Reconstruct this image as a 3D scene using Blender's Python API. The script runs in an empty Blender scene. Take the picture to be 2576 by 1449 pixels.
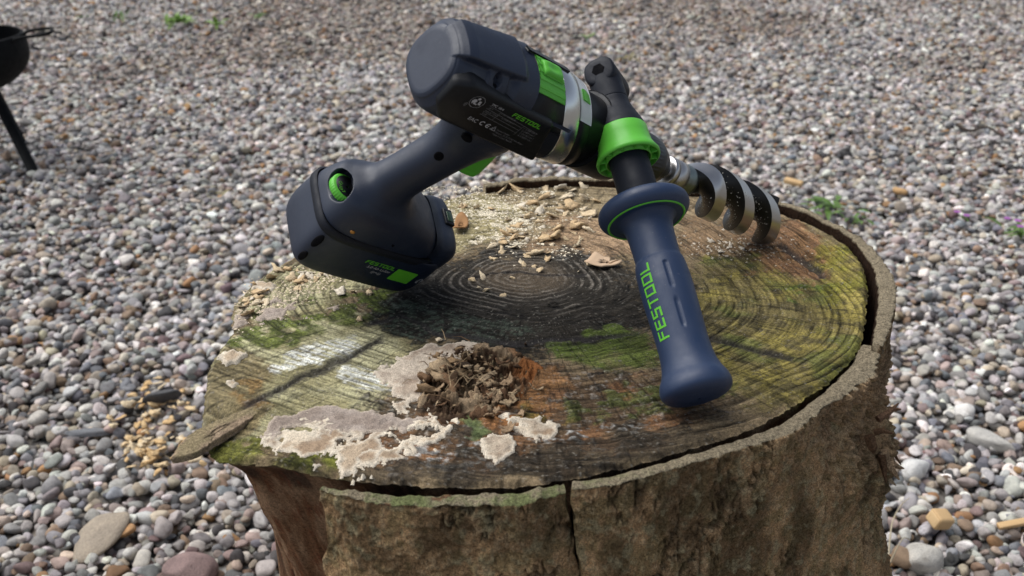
import bpy, math, random
import numpy as np
from mathutils import Matrix, Vector, noise as mnoise

# ------------------------------------------------------------------ camera, sky, sun, exposure
SC = bpy.context.scene
COL = SC.collection
rng = np.random.default_rng(7)
random.seed(7)
CAM_H, PITCH, FOC = 0.975, math.radians(25.0), 2641.0     # metres, radians, focal length on a 2576 wide image, in pixels
ZT = 0.585                                               # height of the sawn stump top

cam_d = bpy.data.cameras.new('camera')
cam_d.sensor_width = 36.0
cam_d.lens = 36.0 * FOC / 2576.0
cam_d.clip_start = 0.01
cam_d.clip_end = 2000.0
cam_d.dof.use_dof = True
cam_d.dof.focus_distance = 0.84
cam_d.dof.aperture_fstop = 11.0
cam = bpy.data.objects.new('camera', cam_d)
cam.location = (0, 0, CAM_H)
cam.rotation_euler = (math.radians(90) - PITCH, 0, 0)
COL.objects.link(cam)
SC.camera = cam

SUN_EL, SUN_AZ = math.radians(60), math.radians(-72)      # overcast bright patch, behind and to the left (azimuth from +Y, clockwise)
world = bpy.data.worlds.new('World')
SC.world = world
world.use_nodes = True
wn = world.node_tree
wn.nodes.clear()
w_out = wn.nodes.new('ShaderNodeOutputWorld')
w_bg = wn.nodes.new('ShaderNodeBackground')
w_sky = wn.nodes.new('ShaderNodeTexSky')
w_sky.sky_type = 'NISHITA'
w_sky.sun_disc = False
w_sky.sun_elevation = SUN_EL
w_sky.sun_rotation = SUN_AZ
w_sky.air_density = 0.75
w_sky.dust_density = 1.5
w_sky.ozone_density = 1.0
w_hsv = wn.nodes.new('ShaderNodeHueSaturation')
w_hsv.inputs['Saturation'].default_value = 0.55           # cloud cover: the blue washed out evenly
wn.links.new(w_sky.outputs[0], w_hsv.inputs['Color'])
wn.links.new(w_hsv.outputs[0], w_bg.inputs['Color'])
w_bg.inputs['Strength'].default_value = 0.05
wn.links.new(w_bg.outputs[0], w_out.inputs['Surface'])

sun_d = bpy.data.lights.new('sun', 'SUN')
sun_d.energy = 1.5
sun_d.angle = math.radians(65)
sun_d.color = (1.0, 0.985, 0.965)
sun = bpy.data.objects.new('sun', sun_d)
sdir = Vector((math.sin(SUN_AZ) * math.cos(SUN_EL), math.cos(SUN_AZ) * math.cos(SUN_EL), math.sin(SUN_EL)))
sun.rotation_euler = sdir.to_track_quat('Z', 'Y').to_euler()
sun.location = (0, 0, 5)
COL.objects.link(sun)

SC.view_settings.view_transform = 'Standard'
SC.view_settings.look = 'None'
SC.view_settings.exposure = 1.36
SC.view_settings.gamma = 1.0
SC.view_settings.use_curve_mapping = False
SC.render.engine = 'CYCLES'
SC.cycles.max_bounces = 5
SC.cycles.use_denoising = True

# ------------------------------------------------------------------ image pixel coordinates <-> the place
_c, _s = math.cos(PITCH), math.sin(PITCH)
RM = np.array([[1, 0, 0], [0, -_s, -_c], [0, _c, -_s]])
CAM = np.array([0, 0, CAM_H])

def plan(u, v, z=ZT):
    """image pixel (u, v) -> point of the horizontal plane at height z"""
    u = np.asarray(u, float); v = np.asarray(v, float)
    d = np.stack([(u - 1288) / FOC, (v - 724.5) / FOC, np.ones_like(u)], -1) @ RM
    k = (z - CAM_H) / d[..., 2]
    return CAM + d * k[..., None]

def to_image(p):  # world points -> image pixel coordinates and depth
    q = (np.asarray(p) - CAM) @ RM.T
    return 1288 + FOC * q[..., 0] / q[..., 2], 724.5 + FOC * q[..., 1] / q[..., 2], q[..., 2]

# ------------------------------------------------------------------ helpers
def _hash(ix, iy, iz, seed):
    h = (ix.astype(np.int64) * 374761393 + iy.astype(np.int64) * 668265263 + iz.astype(np.int64) * 2147483647 + seed * 974634777) & 0xFFFFFFFF
    h = ((h ^ (h >> 13)) * 1274126177) & 0xFFFFFFFF
    h = ((h ^ (h >> 16)) * 2246822519) & 0xFFFFFFFF
    return ((h ^ (h >> 15)) & 0xFFFFFF) / float(0xFFFFFF)

def vn2(x, y, seed=0):
    ix = np.floor(x); iy = np.floor(y); fx = x - ix; fy = y - iy
    fx = fx * fx * (3 - 2 * fx); fy = fy * fy * (3 - 2 * fy)
    z = np.zeros_like(ix)
    a = _hash(ix, iy, z, seed); b = _hash(ix + 1, iy, z, seed); c = _hash(ix, iy + 1, z, seed); d = _hash(ix + 1, iy + 1, z, seed)
    return (a + (b - a) * fx) * (1 - fy) + (c + (d - c) * fx) * fy

def fbm2(x, y, seed=0, octv=4, gain=0.5):
    s = 0.0; a = 1.0; t = 0.0
    for o in range(octv):
        s = s + a * vn2(x, y, seed + o * 17); t += a; a *= gain
        x, y = 1.6 * x + 1.2 * y + 3.1, -1.2 * x + 1.6 * y + 7.7
    return s / t

def vn3(x, y, z, seed=0):
    iz = np.floor(z); fz = z - iz; fz = fz * fz * (3 - 2 * fz)
    ix = np.floor(x); iy = np.floor(y); fx = x - ix; fy = y - iy
    fx = fx * fx * (3 - 2 * fx); fy = fy * fy * (3 - 2 * fy)
    def lay(k):
        a = _hash(ix, iy, k, seed); b = _hash(ix + 1, iy, k, seed); c = _hash(ix, iy + 1, k, seed); d = _hash(ix + 1, iy + 1, k, seed)
        return (a + (b - a) * fx) * (1 - fy) + (c + (d - c) * fx) * fy
    l0 = lay(iz); l1 = lay(iz + 1)
    return l0 + (l1 - l0) * fz

def fbm3(p, scale, seed=0, octv=4, gain=0.5):
    x, y, z = p[..., 0] * scale, p[..., 1] * scale, p[..., 2] * scale
    s = 0.0; a = 1.0; t = 0.0
    for o in range(octv):
        s = s + a * vn3(x, y, z, seed + o * 13); t += a; a *= gain
        x, y, z = 2.03 * y + 5.2, 2.03 * z + 1.3, 2.03 * x + 8.1
    return s / t

def sst(a, b, x):
    t = np.clip((x - a) / (b - a), 0, 1)
    return t * t * (3 - 2 * t)

def mesh_data(name, V, Fq, col=None, smooth=True, mat=None):
    me = bpy.data.meshes.new(name)
    V = np.asarray(V, np.float32).reshape(-1, 3)
    if isinstance(Fq, np.ndarray) and Fq.ndim == 2:
        n = Fq.shape[1]
        me.vertices.add(len(V)); me.vertices.foreach_set('co', V.ravel())
        me.loops.add(Fq.size); me.loops.foreach_set('vertex_index', Fq.astype(np.int32).ravel())
        me.polygons.add(len(Fq))
        me.polygons.foreach_set('loop_start', np.arange(0, Fq.size, n, dtype=np.int32))
        me.update(calc_edges=True)
    else:
        me.from_pydata([tuple(map(float, v)) for v in V], [], [tuple(int(i) for i in f) for f in Fq])
    me.validate()
    if smooth:
        me.polygons.foreach_set('use_smooth', np.ones(len(me.polygons), bool))
    if col is not None:
        a = me.attributes.new('Col', 'FLOAT_COLOR', 'POINT')
        c = np.ones((len(V), 4), np.float32); c[:, :3] = col
        a.data.foreach_set('color', c.ravel())
    if mat is not None:
        me.materials.append(mat)
    me.update()
    return me

def obj(name, me, parent=None, loc=None, label=None, cat=None, group=None, kind=None):
    o = bpy.data.objects.new(name, me)
    COL.objects.link(o)
    if parent is not None: o.parent = parent
    if loc is not None: o.location = loc
    for k, v in (('label', label), ('category', cat), ('group', group), ('kind', kind)):
        if v: o[k] = v
    return o

def grid_faces(nu, nv, wrap_u=False, wrap_v=False, base=0, flip=False):
    iu = np.arange(nu if wrap_u else nu - 1); iv = np.arange(nv if wrap_v else nv - 1)
    A, Bv = np.meshgrid(iu, iv, indexing='ij')
    A2 = (A + 1) % nu; B2 = (Bv + 1) % nv
    f = np.stack([A * nv + Bv, A2 * nv + Bv, A2 * nv + B2, A * nv + B2], -1).reshape(-1, 4) + base
    return f[:, ::-1] if flip else f

def frame_from(a):
    a = np.asarray(a, float); a = a / np.linalg.norm(a)
    h = np.array([0, 0, 1.0]) if abs(a[2]) < 0.9 else np.array([1.0, 0, 0])
    b = np.cross(h, a); b /= np.linalg.norm(b)
    return a, b, np.cross(a, b)

def resample(prof, n):
    """dense smooth-ish resample of a profile polyline by arc length (Catmull-Rom)"""
    P = np.asarray(prof, float)
    out = []
    m = len(P)
    for i in range(m - 1):
        p0 = P[max(i - 1, 0)]; p1 = P[i]; p2 = P[i + 1]; p3 = P[min(i + 2, m - 1)]
        for t in np.linspace(0, 1, n, endpoint=False):
            out.append(0.5 * ((2 * p1) + (-p0 + p2) * t + (2 * p0 - 5 * p1 + 4 * p2 - p3) * t * t + (-p0 + 3 * p1 - 3 * p2 + p3) * t ** 3))
    out.append(P[-1])
    return np.array(out)

def lathe(prof, a0, axis, seg=48, ref=None, closed=False):
    """prof: (s, r) along axis from a0"""
    prof = np.asarray(prof, float)
    if ref is None: a, b, c = frame_from(axis)
    else:
        a = np.asarray(axis, float) / np.linalg.norm(axis)
        b = np.asarray(ref, float) - a * np.dot(ref, a); b /= np.linalg.norm(b); c = np.cross(a, b)
    ph = np.linspace(0, 2 * np.pi, seg, endpoint=False)
    V = (np.asarray(a0)[None, None] + prof[:, 0, None, None] * a
         + prof[:, 1, None, None] * (np.cos(ph)[None, :, None] * b + np.sin(ph)[None, :, None] * c))
    return V.reshape(-1, 3), grid_faces(len(prof), seg, closed, True, flip=True)

def tube(path, rad, seg=10):
    path = np.asarray(path, float); n = len(path)
    rad = np.broadcast_to(np.asarray(rad, float), (n,))
    T = np.gradient(path, axis=0); T /= np.linalg.norm(T, axis=1, keepdims=True) + 1e-12
    a, b, c = frame_from(T[0]); V = []
    for i in range(n):
        b = b - T[i] * np.dot(b, T[i]); b /= np.linalg.norm(b); c = np.cross(T[i], b)
        ph = np.linspace(0, 2 * np.pi, seg, endpoint=False)
        V.append(path[i] + rad[i] * (np.cos(ph)[:, None] * b + np.sin(ph)[:, None] * c))
    V = np.concatenate(V); Fc = [tuple(f) for f in grid_faces(n, seg, False, True, flip=True)]
    Fc.append(tuple(range(seg - 1, -1, -1))[::-1]); Fc.append(tuple(range((n - 1) * seg, n * seg))[::-1])
    return V, Fc

def join(parts):
    V = []; Fc = []; b = 0
    for v, f in parts:
        v = np.asarray(v, float).reshape(-1, 3)
        V.append(v); Fc += [tuple(int(i) + b for i in q) for q in f]; b += len(v)
    return np.concatenate(V), Fc

def loft(secs, seg=64, nsub=1):
    """secs: list of (centre xyz, e1, e2, a, b, n): superellipse rings; capped"""
    ph = np.linspace(0, 2 * np.pi, seg, endpoint=False)
    V = []
    for (c, e1, e2, a, b, n) in secs:
        cs, sn = np.cos(ph), np.sin(ph)
        x = np.sign(cs) * np.abs(cs) ** (2.0 / n) * a; y = np.sign(sn) * np.abs(sn) ** (2.0 / n) * b
        V.append(np.asarray(c) + x[:, None] * np.asarray(e1) + y[:, None] * np.asarray(e2))
    V = np.concatenate(V); m = len(secs)
    Fc = [tuple(f) for f in grid_faces(m, seg, False, True, flip=True)]
    Fc.append(tuple(range(seg))); Fc.append(tuple(range((m - 1) * seg, m * seg))[::-1])
    return V, Fc

def rbox(cx, cy, cz, sx, sy, sz, r, seg=4):
    """rounded box"""
    n = 2 * seg + 2
    ang = []
    V = []; idx = {}
    m = np.linspace(0, 1, seg + 1)
    import itertools
    # cube grid pushed onto a rounded box
    k = 2 * (seg + 1)
    def coord(i, h):
        t = i / (k - 1)
        if i <= seg: return -h + r * (i / seg) if seg else -h
        return h - r * ((k - 1 - i) / seg)
    hs = (sx / 2, sy / 2, sz / 2)
    def put(i, j, l):
        key = (i, j, l)
        if key in idx: return idx[key]
        p = np.array([coord(i, hs[0]), coord(j, hs[1]), coord(l, hs[2])])
        core = np.array([np.clip(p[q], -hs[q] + r, hs[q] - r) for q in range(3)])
        # map cube shell to sphere shell around core
        d = p - core
        nd = np.linalg.norm(d)
        if nd > 1e-12: p = core + d / nd * r
        idx[key] = len(V); V.append(p + np.array([cx, cy, cz])); return idx[key]
    Fc = []
    for ax in range(3):
        for side in (0, k - 1):
            for i in range(k - 1):
                for j in range(k - 1):
                    q = []
                    for (di, dj) in ((0, 0), (1, 0), (1, 1), (0, 1)):
                        t = [0, 0, 0]; t[ax] = side; t[(ax + 1) % 3] = i + di; t[(ax + 2) % 3] = j + dj
                        q.append(put(*t))
                    Fc.append(tuple(q if side else q[::-1]))
    return np.array(V), Fc

# ------------------------------------------------------------------ materials
def new_mat(name):
    m = bpy.data.materials.new(name); m.use_nodes = True
    nt = m.node_tree; nt.nodes.clear()
    out = nt.nodes.new('ShaderNodeOutputMaterial'); b = nt.nodes.new('ShaderNodeBsdfPrincipled')
    nt.links.new(b.outputs[0], out.inputs['Surface'])
    return m, nt, b

def nd(nt, typ, **kw):
    n = nt.nodes.new(typ)
    for k, v in kw.items(): setattr(n, k, v)
    return n

def noise_node(nt, scale, detail=4, rough=0.55, coord='Object'):
    tc = nd(nt, 'ShaderNodeTexCoord'); n = nd(nt, 'ShaderNodeTexNoise')
    n.inputs['Scale'].default_value = scale; n.inputs['Detail'].default_value = detail; n.inputs['Roughness'].default_value = rough
    nt.links.new(tc.outputs[coord], n.inputs['Vector'])
    return n

def bump(nt, b, src, strength, dist):
    bp = nd(nt, 'ShaderNodeBump'); bp.inputs['Strength'].default_value = strength; bp.inputs['Distance'].default_value = dist
    nt.links.new(src, bp.inputs['Height']); nt.links.new(bp.outputs[0], b.inputs['Normal'])
    return bp

def ramp(nt, src, stops):
    r = nd(nt, 'ShaderNodeValToRGB'); e = r.color_ramp.elements
    e[0].position, e[0].color = stops[0][0], (*stops[0][1], 1)
    e[1].position, e[1].color = stops[-1][0], (*stops[-1][1], 1)
    for p, c in stops[1:-1]:
        q = e.new(p); q.color = (*c, 1)
    nt.links.new(src, r.inputs[0])
    return r

def mul(nt, a, b, fac=1.0):
    m = nd(nt, 'ShaderNodeMix', data_type='RGBA', blend_type='MULTIPLY'); m.inputs[0].default_value = fac
    nt.links.new(a, m.inputs[6]); nt.links.new(b, m.inputs[7])
    return m.outputs[2]

def plastic(name, col, rough=0.45, spec=0.4, grain=0.15, metallic=0.0, scuff=0.25, dust=0.0):
    m, nt, b = new_mat(name)
    b.inputs['Base Color'].default_value = (*col, 1)
    b.inputs['Roughness'].default_value = rough; b.inputs['Metallic'].default_value = metallic
    b.inputs['Specular IOR Level'].default_value = spec
    n = noise_node(nt, 900, 2)
    bump(nt, b, n.outputs[0], grain, 0.0004)
    if dust:
        nd_ = noise_node(nt, 420, 4, 0.75); nb_ = noise_node(nt, 24, 3)
        r_a = ramp(nt, nd_.outputs[0], [(0.64, (0, 0, 0)), (0.74, (dust,) * 3)]); r_b = ramp(nt, nb_.outputs[0], [(0.42, (0, 0, 0)), (0.65, (1, 1, 1))])
        mx = nd(nt, 'ShaderNodeMix', data_type='RGBA'); nt.links.new(mul(nt, r_a.outputs[0], r_b.outputs[0]), mx.inputs[0])
        mx.inputs[6].default_value = (*col, 1); mx.inputs[7].default_value = (.34, .32, .28, 1); nt.links.new(mx.outputs[2], b.inputs['Base Color'])
    n2 = noise_node(nt, 60, 6, 0.7)
    mr = nd(nt, 'ShaderNodeMapRange'); mr.inputs[1].default_value = 0.3; mr.inputs[2].default_value = 0.7
    mr.inputs[3].default_value = rough * (1 - scuff); mr.inputs[4].default_value = min(1, rough * (1 + scuff))
    nt.links.new(n2.outputs[0], mr.inputs[0]); nt.links.new(mr.outputs[0], b.inputs['Roughness'])
    return m

def vcol_mat(name, rough=0.85, fine=700, fine_amt=(0.6, 1.35), bump_s=0.5, bump_d=0.0012, spec=0.2, bump_scale=350):
    m, nt, b = new_mat(name)
    at = nd(nt, 'ShaderNodeAttribute'); at.attribute_name = 'Col'
    n = noise_node(nt, fine, 5, 0.65)
    r = ramp(nt, n.outputs[0], [(0.28, (fine_amt[0],) * 3), (0.72, (fine_amt[1],) * 3)])
    n3 = noise_node(nt, 1500, 3, 0.7)
    r3 = ramp(nt, n3.outputs[0], [(0.36, (0.52, 0.50, 0.48)), (0.5, (1, 1, 1)), (0.66, (1.32, 1.30, 1.25))])
    nt.links.new(mul(nt, mul(nt, at.outputs['Color'], r.outputs[0]), r3.outputs[0]), b.inputs['Base Color'])
    b.inputs['Roughness'].default_value = rough; b.inputs['Specular IOR Level'].default_value = spec
    n2 = noise_node(nt, bump_scale, 9, 0.74)
    bump(nt, b, n2.outputs[0], bump_s, bump_d)
    return m

M = {}
M['navy'] = plastic('navy_plastic', (0.0056, 0.0120, 0.030), 0.50, 0.6, dust=.3)
M['grip'] = plastic('grip_rubber', (0.0120, 0.029, 0.075), 0.52, 0.6, dust=.25)
M['black'] = plastic('black_plastic', (0.0035, 0.0042, 0.006), 0.42, 0.32, dust=.15)
M['soft'] = plastic('soft_black_rubber', (0.006, 0.008, 0.014), 0.6, 0.3)
M['hole'] = plastic('recess_shade_and_print', (0.002, 0.002, 0.003), 0.8, 0.1)  # near-black that paints the shade in recesses, and the printed rune
M['green'] = plastic('green_plastic', (0.11, 0.47, 0.045), 0.40, 0.4)
M['green_print'] = plastic('green_print', (0.12, 0.48, 0.03), 0.5, 0.3)
M['white_print'] = plastic('white_print', (0.42, 0.42, 0.44), 0.5, 0.3)
M['silver'] = plastic('brushed_silver', (0.66, 0.67, 0.66), 0.24, 0.5, 0.012, 1.0)
M['steel'] = plastic('ground_steel', (0.50, 0.49, 0.48), 0.33, 0.5, 0.02, 1.0)
M['dark_steel'] = plastic('oiled_steel', (0.06, 0.065, 0.07), 0.40, 0.5, 0.03, 1.0)
M['bit_paint'] = plastic('black_bit_paint', (0.006, 0.006, 0.006), 0.35, 0.4)
M['brass'] = plastic('brass_insert', (0.5, 0.25, 0.08), 0.35, 0.5, 0.1, 1.0)
M['iron'] = plastic('black_iron', (0.005, 0.0055, 0.006), 0.7, 0.12, 0.4)
# ------------------------------------------------------------------ ground and gravel
import bmesh
def ico(sub):
    bm = bmesh.new(); bmesh.ops.create_icosphere(bm, subdivisions=sub, radius=1.0)
    V = np.array([v.co[:] for v in bm.verts]); Fc = np.array([[l.vert.index for l in f.loops] for f in bm.faces])
    bm.free(); return V / np.linalg.norm(V, axis=1, keepdims=True), Fc
ICO2, ICO2F = ico(2)
ICO3, ICO3F = ico(3)
ICO4, ICO4F = ico(4)

def stone_shape(seed, p=8, planes=14, rough=0.03, base=(ICO3, ICO3F)):
    r_ = np.random.default_rng(seed)
    N = r_.normal(size=(planes, 3)); N /= np.linalg.norm(N, axis=1, keepdims=True)
    d = r_.uniform(0.72, 1.0, planes)
    D = base[0]
    t = np.clip(D @ N.T / d, 0, None)
    r = (np.sum(t ** p, 1) + (0.16 if p < 20 else .04)) ** (-1.0 / p)
    r = r / np.percentile(r, 80)
    V = D * r[:, None]
    V *= (1 + rough * 2 * (fbm3(D + seed * 3.7, 1.6, seed, 3) - 0.5))[:, None]
    return V, base[1]

def stone_mat(name, src):
    """src: 'INSTANCER' attribute 'tint' or the object's own colour"""
    m, nt, b = new_mat(name)
    tc = nd(nt, 'ShaderNodeTexCoord'); oi = nd(nt, 'ShaderNodeObjectInfo')
    if src == 'INSTANCER':
        at = nd(nt, 'ShaderNodeAttribute'); at.attribute_name = 'tint'; at.attribute_type = 'INSTANCER'
        colr = at.outputs['Color']
    else:
        colr = oi.outputs['Color']
    ofs = nd(nt, 'ShaderNodeVectorMath', operation='ADD'); rv = nd(nt, 'ShaderNodeCombineXYZ')
    mm = nd(nt, 'ShaderNodeMath', operation='MULTIPLY'); mm.inputs[1].default_value = 57.0
    nt.links.new(oi.outputs['Random'], mm.inputs[0])
    for i in range(3): nt.links.new(mm.outputs[0], rv.inputs[i])
    nt.links.new(tc.outputs['Object'], ofs.inputs[0]); nt.links.new(rv.outputs[0], ofs.inputs[1])
    def nz(scale, det, ro=0.6):
        n = nd(nt, 'ShaderNodeTexNoise'); n.inputs['Scale'].default_value = scale; n.inputs['Detail'].default_value = det
        n.inputs['Roughness'].default_value = ro; nt.links.new(ofs.outputs[0], n.inputs['Vector']); return n
    n1 = nz(1.3, 5, 0.7); n2 = nz(14, 3)
    r1 = ramp(nt, n1.outputs[0], [(0.3, (0.66, 0.64, 0.62)), (0.5, (1, 1, 1)), (0.72, (1.22, 1.2, 1.16))])
    r2 = ramp(nt, n2.outputs[0], [(0.35, (0.82, 0.82, 0.82)), (0.65, (1.15, 1.15, 1.15))])
    c = mul(nt, mul(nt, colr, r1.outputs[0]), r2.outputs[0])
    nt.links.new(c, b.inputs['Base Color'])
    b.inputs['Roughness'].default_value = 0.62; b.inputs['Specular IOR Level'].default_value = 0.35
    bump(nt, b, n2.outputs[0], 0.35, 0.05)
    return m
M['stone_i'] = stone_mat('gravel_stone', 'INSTANCER')
M['stone_o'] = stone_mat('pebble_stone', 'OBJECT')

# palette: name, linear colour, weight
PAL = [('white', (0.76, 0.75, 0.72), 12), ('pale grey', (0.55, 0.54, 0.53), 24), ('grey', (0.36, 0.355, 0.36), 19),
       ('blue-grey', (0.225, 0.24, 0.265), 10), ('dark slate', (0.085, 0.082, 0.085), 7), ('tan', (0.50, 0.435, 0.355), 12),
       ('brown', (0.27, 0.195, 0.135), 5), ('pinkish', (0.42, 0.345, 0.325), 7), ('maroon', (0.21, 0.15, 0.145), 3),
       ('orange', (0.42, 0.25, 0.12), 1.6)]
pw = np.array([p[2] for p in PAL]); pw = pw / pw.sum()

# the ground sheet, reaching to the horizon
m, nt, b = new_mat('gravel_bed')
vo = nd(nt, 'ShaderNodeTexVoronoi'); vo.inputs['Scale'].default_value = 38
tc = nd(nt, 'ShaderNodeTexCoord'); nt.links.new(tc.outputs['Object'], vo.inputs['Vector'])
rr = ramp(nt, vo.outputs['Color'], [(0.1, (0.07, 0.065, 0.06)), (0.4, (0.22, 0.21, 0.2)), (0.6, (0.27, 0.23, 0.19)), (0.9, (0.45, 0.44, 0.42))])
r2 = ramp(nt, vo.outputs['Distance'], [(0.3, (1, 1, 1)), (0.8, (0.35, 0.33, 0.3))])
nt.links.new(mul(nt, rr.outputs[0], r2.outputs[0]), b.inputs['Base Color']); b.inputs['Roughness'].default_value = 0.9
inv = nd(nt, 'ShaderNodeMath', operation='SUBTRACT'); inv.inputs[0].default_value = 1; nt.links.new(vo.outputs['Distance'], inv.inputs[1])
bump(nt, b, inv.outputs[0], 1.0, 0.012)
gs = 900.0
ground = obj('ground', mesh_data('ground', [(-gs, -gs, 0), (gs, -gs, 0), (gs, gs, 0), (-gs, gs, 0)], [(0, 1, 2, 3)], smooth=False, mat=m), kind='structure')

NSH = 30
shapes = []
for i in range(NSH):
    p = [4, 6, 9, 12, 16, 24][i % 6]
    V, Fc = stone_shape(100 + i, p, [8, 10, 13, 17][i % 4], 0.09)
    shapes.append(mesh_data('pebble_form', V, Fc, mat=M['stone_o']))

def deposit():
    GX0, GX1, GY0, GY1, CS = -4.2, 4.2, 0.25, 7.4, 0.005
    hm = np.zeros((int((GX1 - GX0) / CS), int((GY1 - GY0) / CS)), np.float32)
    P = []; R_ = []; S_ = []; T = []
    def layer(sp, amin, amax, keep, near_only=False):
        xs = np.arange(GX0 + .05, GX1 - .05, sp); ys = np.arange(GY0 + .05, GY1 - .05, sp)
        X, Y = np.meshgrid(xs, ys); X = X.ravel(); Y = Y.ravel()
        X = X + rng.uniform(-.5, .5, X.size) * sp; Y = Y + rng.uniform(-.5, .5, Y.size) * sp
        ok = (np.abs(X) < 0.85 + 0.56 * Y) & (rng.random(X.size) < keep)
        # nothing is laid where the stump stands
        ok &= ((X - 0.03) ** 2 / 0.16 ** 2 + (Y - 0.82) ** 2 / 0.17 ** 2) > 1
        X, Y = X[ok], Y[ok]
        o = rng.permutation(len(X)); return X[o], Y[o], np.clip(np.exp(rng.normal(math.log((amin * amax) ** .5), .27, len(X))), amin, amax)
    for sp, amin, amax, keep in ((0.0225, 0.0075, 0.0155, 1.0), (0.020, 0.0060, 0.0145, 0.95), (0.0235, 0.0054, 0.0200, 0.78)):
        X, Y, A = layer(sp, amin, amax, keep)
        B_ = A * rng.uniform(.62, .98, len(A)); Cc = A * rng.uniform(.42, .8, len(A))
        yaw = rng.uniform(0, 2 * np.pi, len(A)); tilt = np.abs(rng.normal(0, .32, len(A))); roll = rng.normal(0, .3, len(A))
        for k in range(len(X)):
            a = (A[k] + B_[k]) * .5; c = Cc[k]
            n = int(a * .8 / CS) + 1
            i = int((X[k] - GX0) / CS); j = int((Y[k] - GY0) / CS)
            w = hm[i - n:i + n + 1, j - n:j + n + 1]
            base = 0.55 * float(w.mean()) + 0.45 * float(w.max()) - 0.004
            z = max(base, 0.0) + c * (.75 + .3 * min(tilt[k], .8))
            n2 = int(a / CS)
            g = disc[n2] if n2 < len(disc) else disc[-1]
            w2 = hm[i - n2:i + n2 + 1, j - n2:j + n2 + 1]
            if w2.shape == g.shape: np.maximum(w2, z + c * g, out=w2)
            P.append((X[k], Y[k], z)); S_.append((A[k], B_[k], c)); R_.append((roll[k], tilt[k], yaw[k]))
    return np.array(P), np.array(R_), np.array(S_), hm, (GX0, GY0, CS)
disc = []
for n in range(0, 12):
    q = np.linspace(-1, 1, 2 * n + 1) if n else np.zeros(1)
    rr_ = q[:, None] ** 2 + q[None] ** 2
    disc.append(np.where(rr_ < 1, np.sqrt(np.clip(1 - rr_, 0, 1)), -5).astype(np.float32))
GP, GR, GS, HM, (HX0, HY0, HCS) = deposit()
def ground_z(x, y):
    i = int((x - HX0) / HCS); j = int((y - HY0) / HCS)
    return float(HM[i - 2:i + 3, j - 2:j + 3].max())
ng = len(GP)
gi = rng.choice(len(PAL), ng, p=pw)
gt = np.array([p[1] for p in PAL])[gi] * np.array([.88, .845, .81]) * (lambda q: (.70 + .30 * q) + np.outer(1 - q[:, 0], [.05, 0, -.05]))(sst(.3, .6, fbm2(GP[:, 0] * 1.1 + 9, GP[:, 1] * 1.1, 77, 3))[:, None]) * np.exp(rng.normal(0, .22, ng))[:, None] * np.exp(rng.normal(0, .03, (ng, 3)))
gsh = rng.integers(0, NSH, ng)

# the pebbles that show largest become things of their own
U, Vv, Dp = to_image(GP)
px = GS[:, 0] * FOC / Dp
cell = HM[((GP[:, 0] - HX0) / HCS).astype(int), ((GP[:, 1] - HY0) / HCS).astype(int)]
seen = (U > 5) & (U < 2571) & (Vv > 0) & (Vv < 1444) & (GP[:, 2] + GS[:, 2] * .8 > cell - 0.002)
from math import inf
def in_poly(u, v, poly):
    poly = np.asarray(poly, float); x0, y0 = poly[:, 0], poly[:, 1]; x1, y1 = np.roll(x0, -1), np.roll(y0, -1)
    c = np.zeros(np.shape(u), bool)
    for a, b_, c_, d in zip(x0, y0, x1, y1):
        if b_ == d: continue
        cond = ((b_ > v) != (d > v)) & (u < (c_ - a) * (v - b_) / (d - b_) + a)
        c ^= cond
    return c
STUMP_SIL = [(500, 1000), (585, 760), (730, 640), (720, 540), (900, 420), (1050, 60), (1300, 60), (1560, 200), (1960, 500), (2170, 600), (2250, 720), (2250, 1200), (2190, 1300), (2240, 1449), (2240, 1600), (720, 1600), (720, 1449), (560, 1150), (430, 1150)]
seen &= ~in_poly(U, Vv, STUMP_SIL)
order = np.argsort(-np.where(seen, px, 0))[:280]
single = np.zeros(ng, bool); single[order] = True
WORDS = {'white': 'chalk white', 'pale grey': 'pale grey', 'grey': 'mid grey', 'blue-grey': 'blue-grey', 'dark slate': 'dark slate', 'tan': 'tan', 'brown': 'brown',
         'pinkish': 'pinkish', 'maroon': 'maroon', 'orange': 'rusty orange'}
for k in order:
    form = ('angular' if gsh[k] % 6 >= 3 else 'rounded') + (' oblong' if GS[k][1] / GS[k][0] < .74 else '') + (' flat' if GS[k][2] / GS[k][0] < .54 else '')
    desc = '%s %s' % (form, WORDS[PAL[gi[k]][0]])
    o = obj('pebble', shapes[gsh[k]], label='large %s pebble lying in the gravel around the stump' % desc, cat='pebble', group='large %s pebbles' % desc)
    o.location = GP[k]; o.rotation_euler = GR[k]; o.scale = GS[k]; o.color = (*gt[k], 1)

# all the rest: one bed of gravel
col_src = bpy.data.collections.new('gravel_forms')
for i, me in enumerate(shapes):
    m2 = me.copy(); m2.materials.clear(); m2.materials.append(M['stone_i'])
    so = bpy.data.objects.new('gravel_form', m2); col_src.objects.link(so)
rest = np.where(~single)[0]
gm = bpy.data.meshes.new('gravel'); gm.vertices.add(len(rest)); gm.vertices.foreach_set('co', GP[rest].astype(np.float32).ravel())
for nm, typ, key, dat in (('turn', 'FLOAT_VECTOR', 'vector', GR), ('size', 'FLOAT_VECTOR', 'vector', GS)):
    a = gm.attributes.new(nm, typ, 'POINT'); a.data.foreach_set(key, dat[rest].astype(np.float32).ravel())
a = gm.attributes.new('tint', 'FLOAT_COLOR', 'POINT'); c4 = np.ones((len(rest), 4), np.float32); c4[:, :3] = gt[rest]; a.data.foreach_set('color', c4.ravel())
a = gm.attributes.new('form', 'INT', 'POINT'); a.data.foreach_set('value', gsh[rest].astype(np.int32))
gravel = obj('gravel', gm, kind='stuff', label='mixed grey, tan and white gravel covering the yard', cat='gravel')
ng_ = bpy.data.node_groups.new('gravel_scatter', 'GeometryNodeTree')
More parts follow.
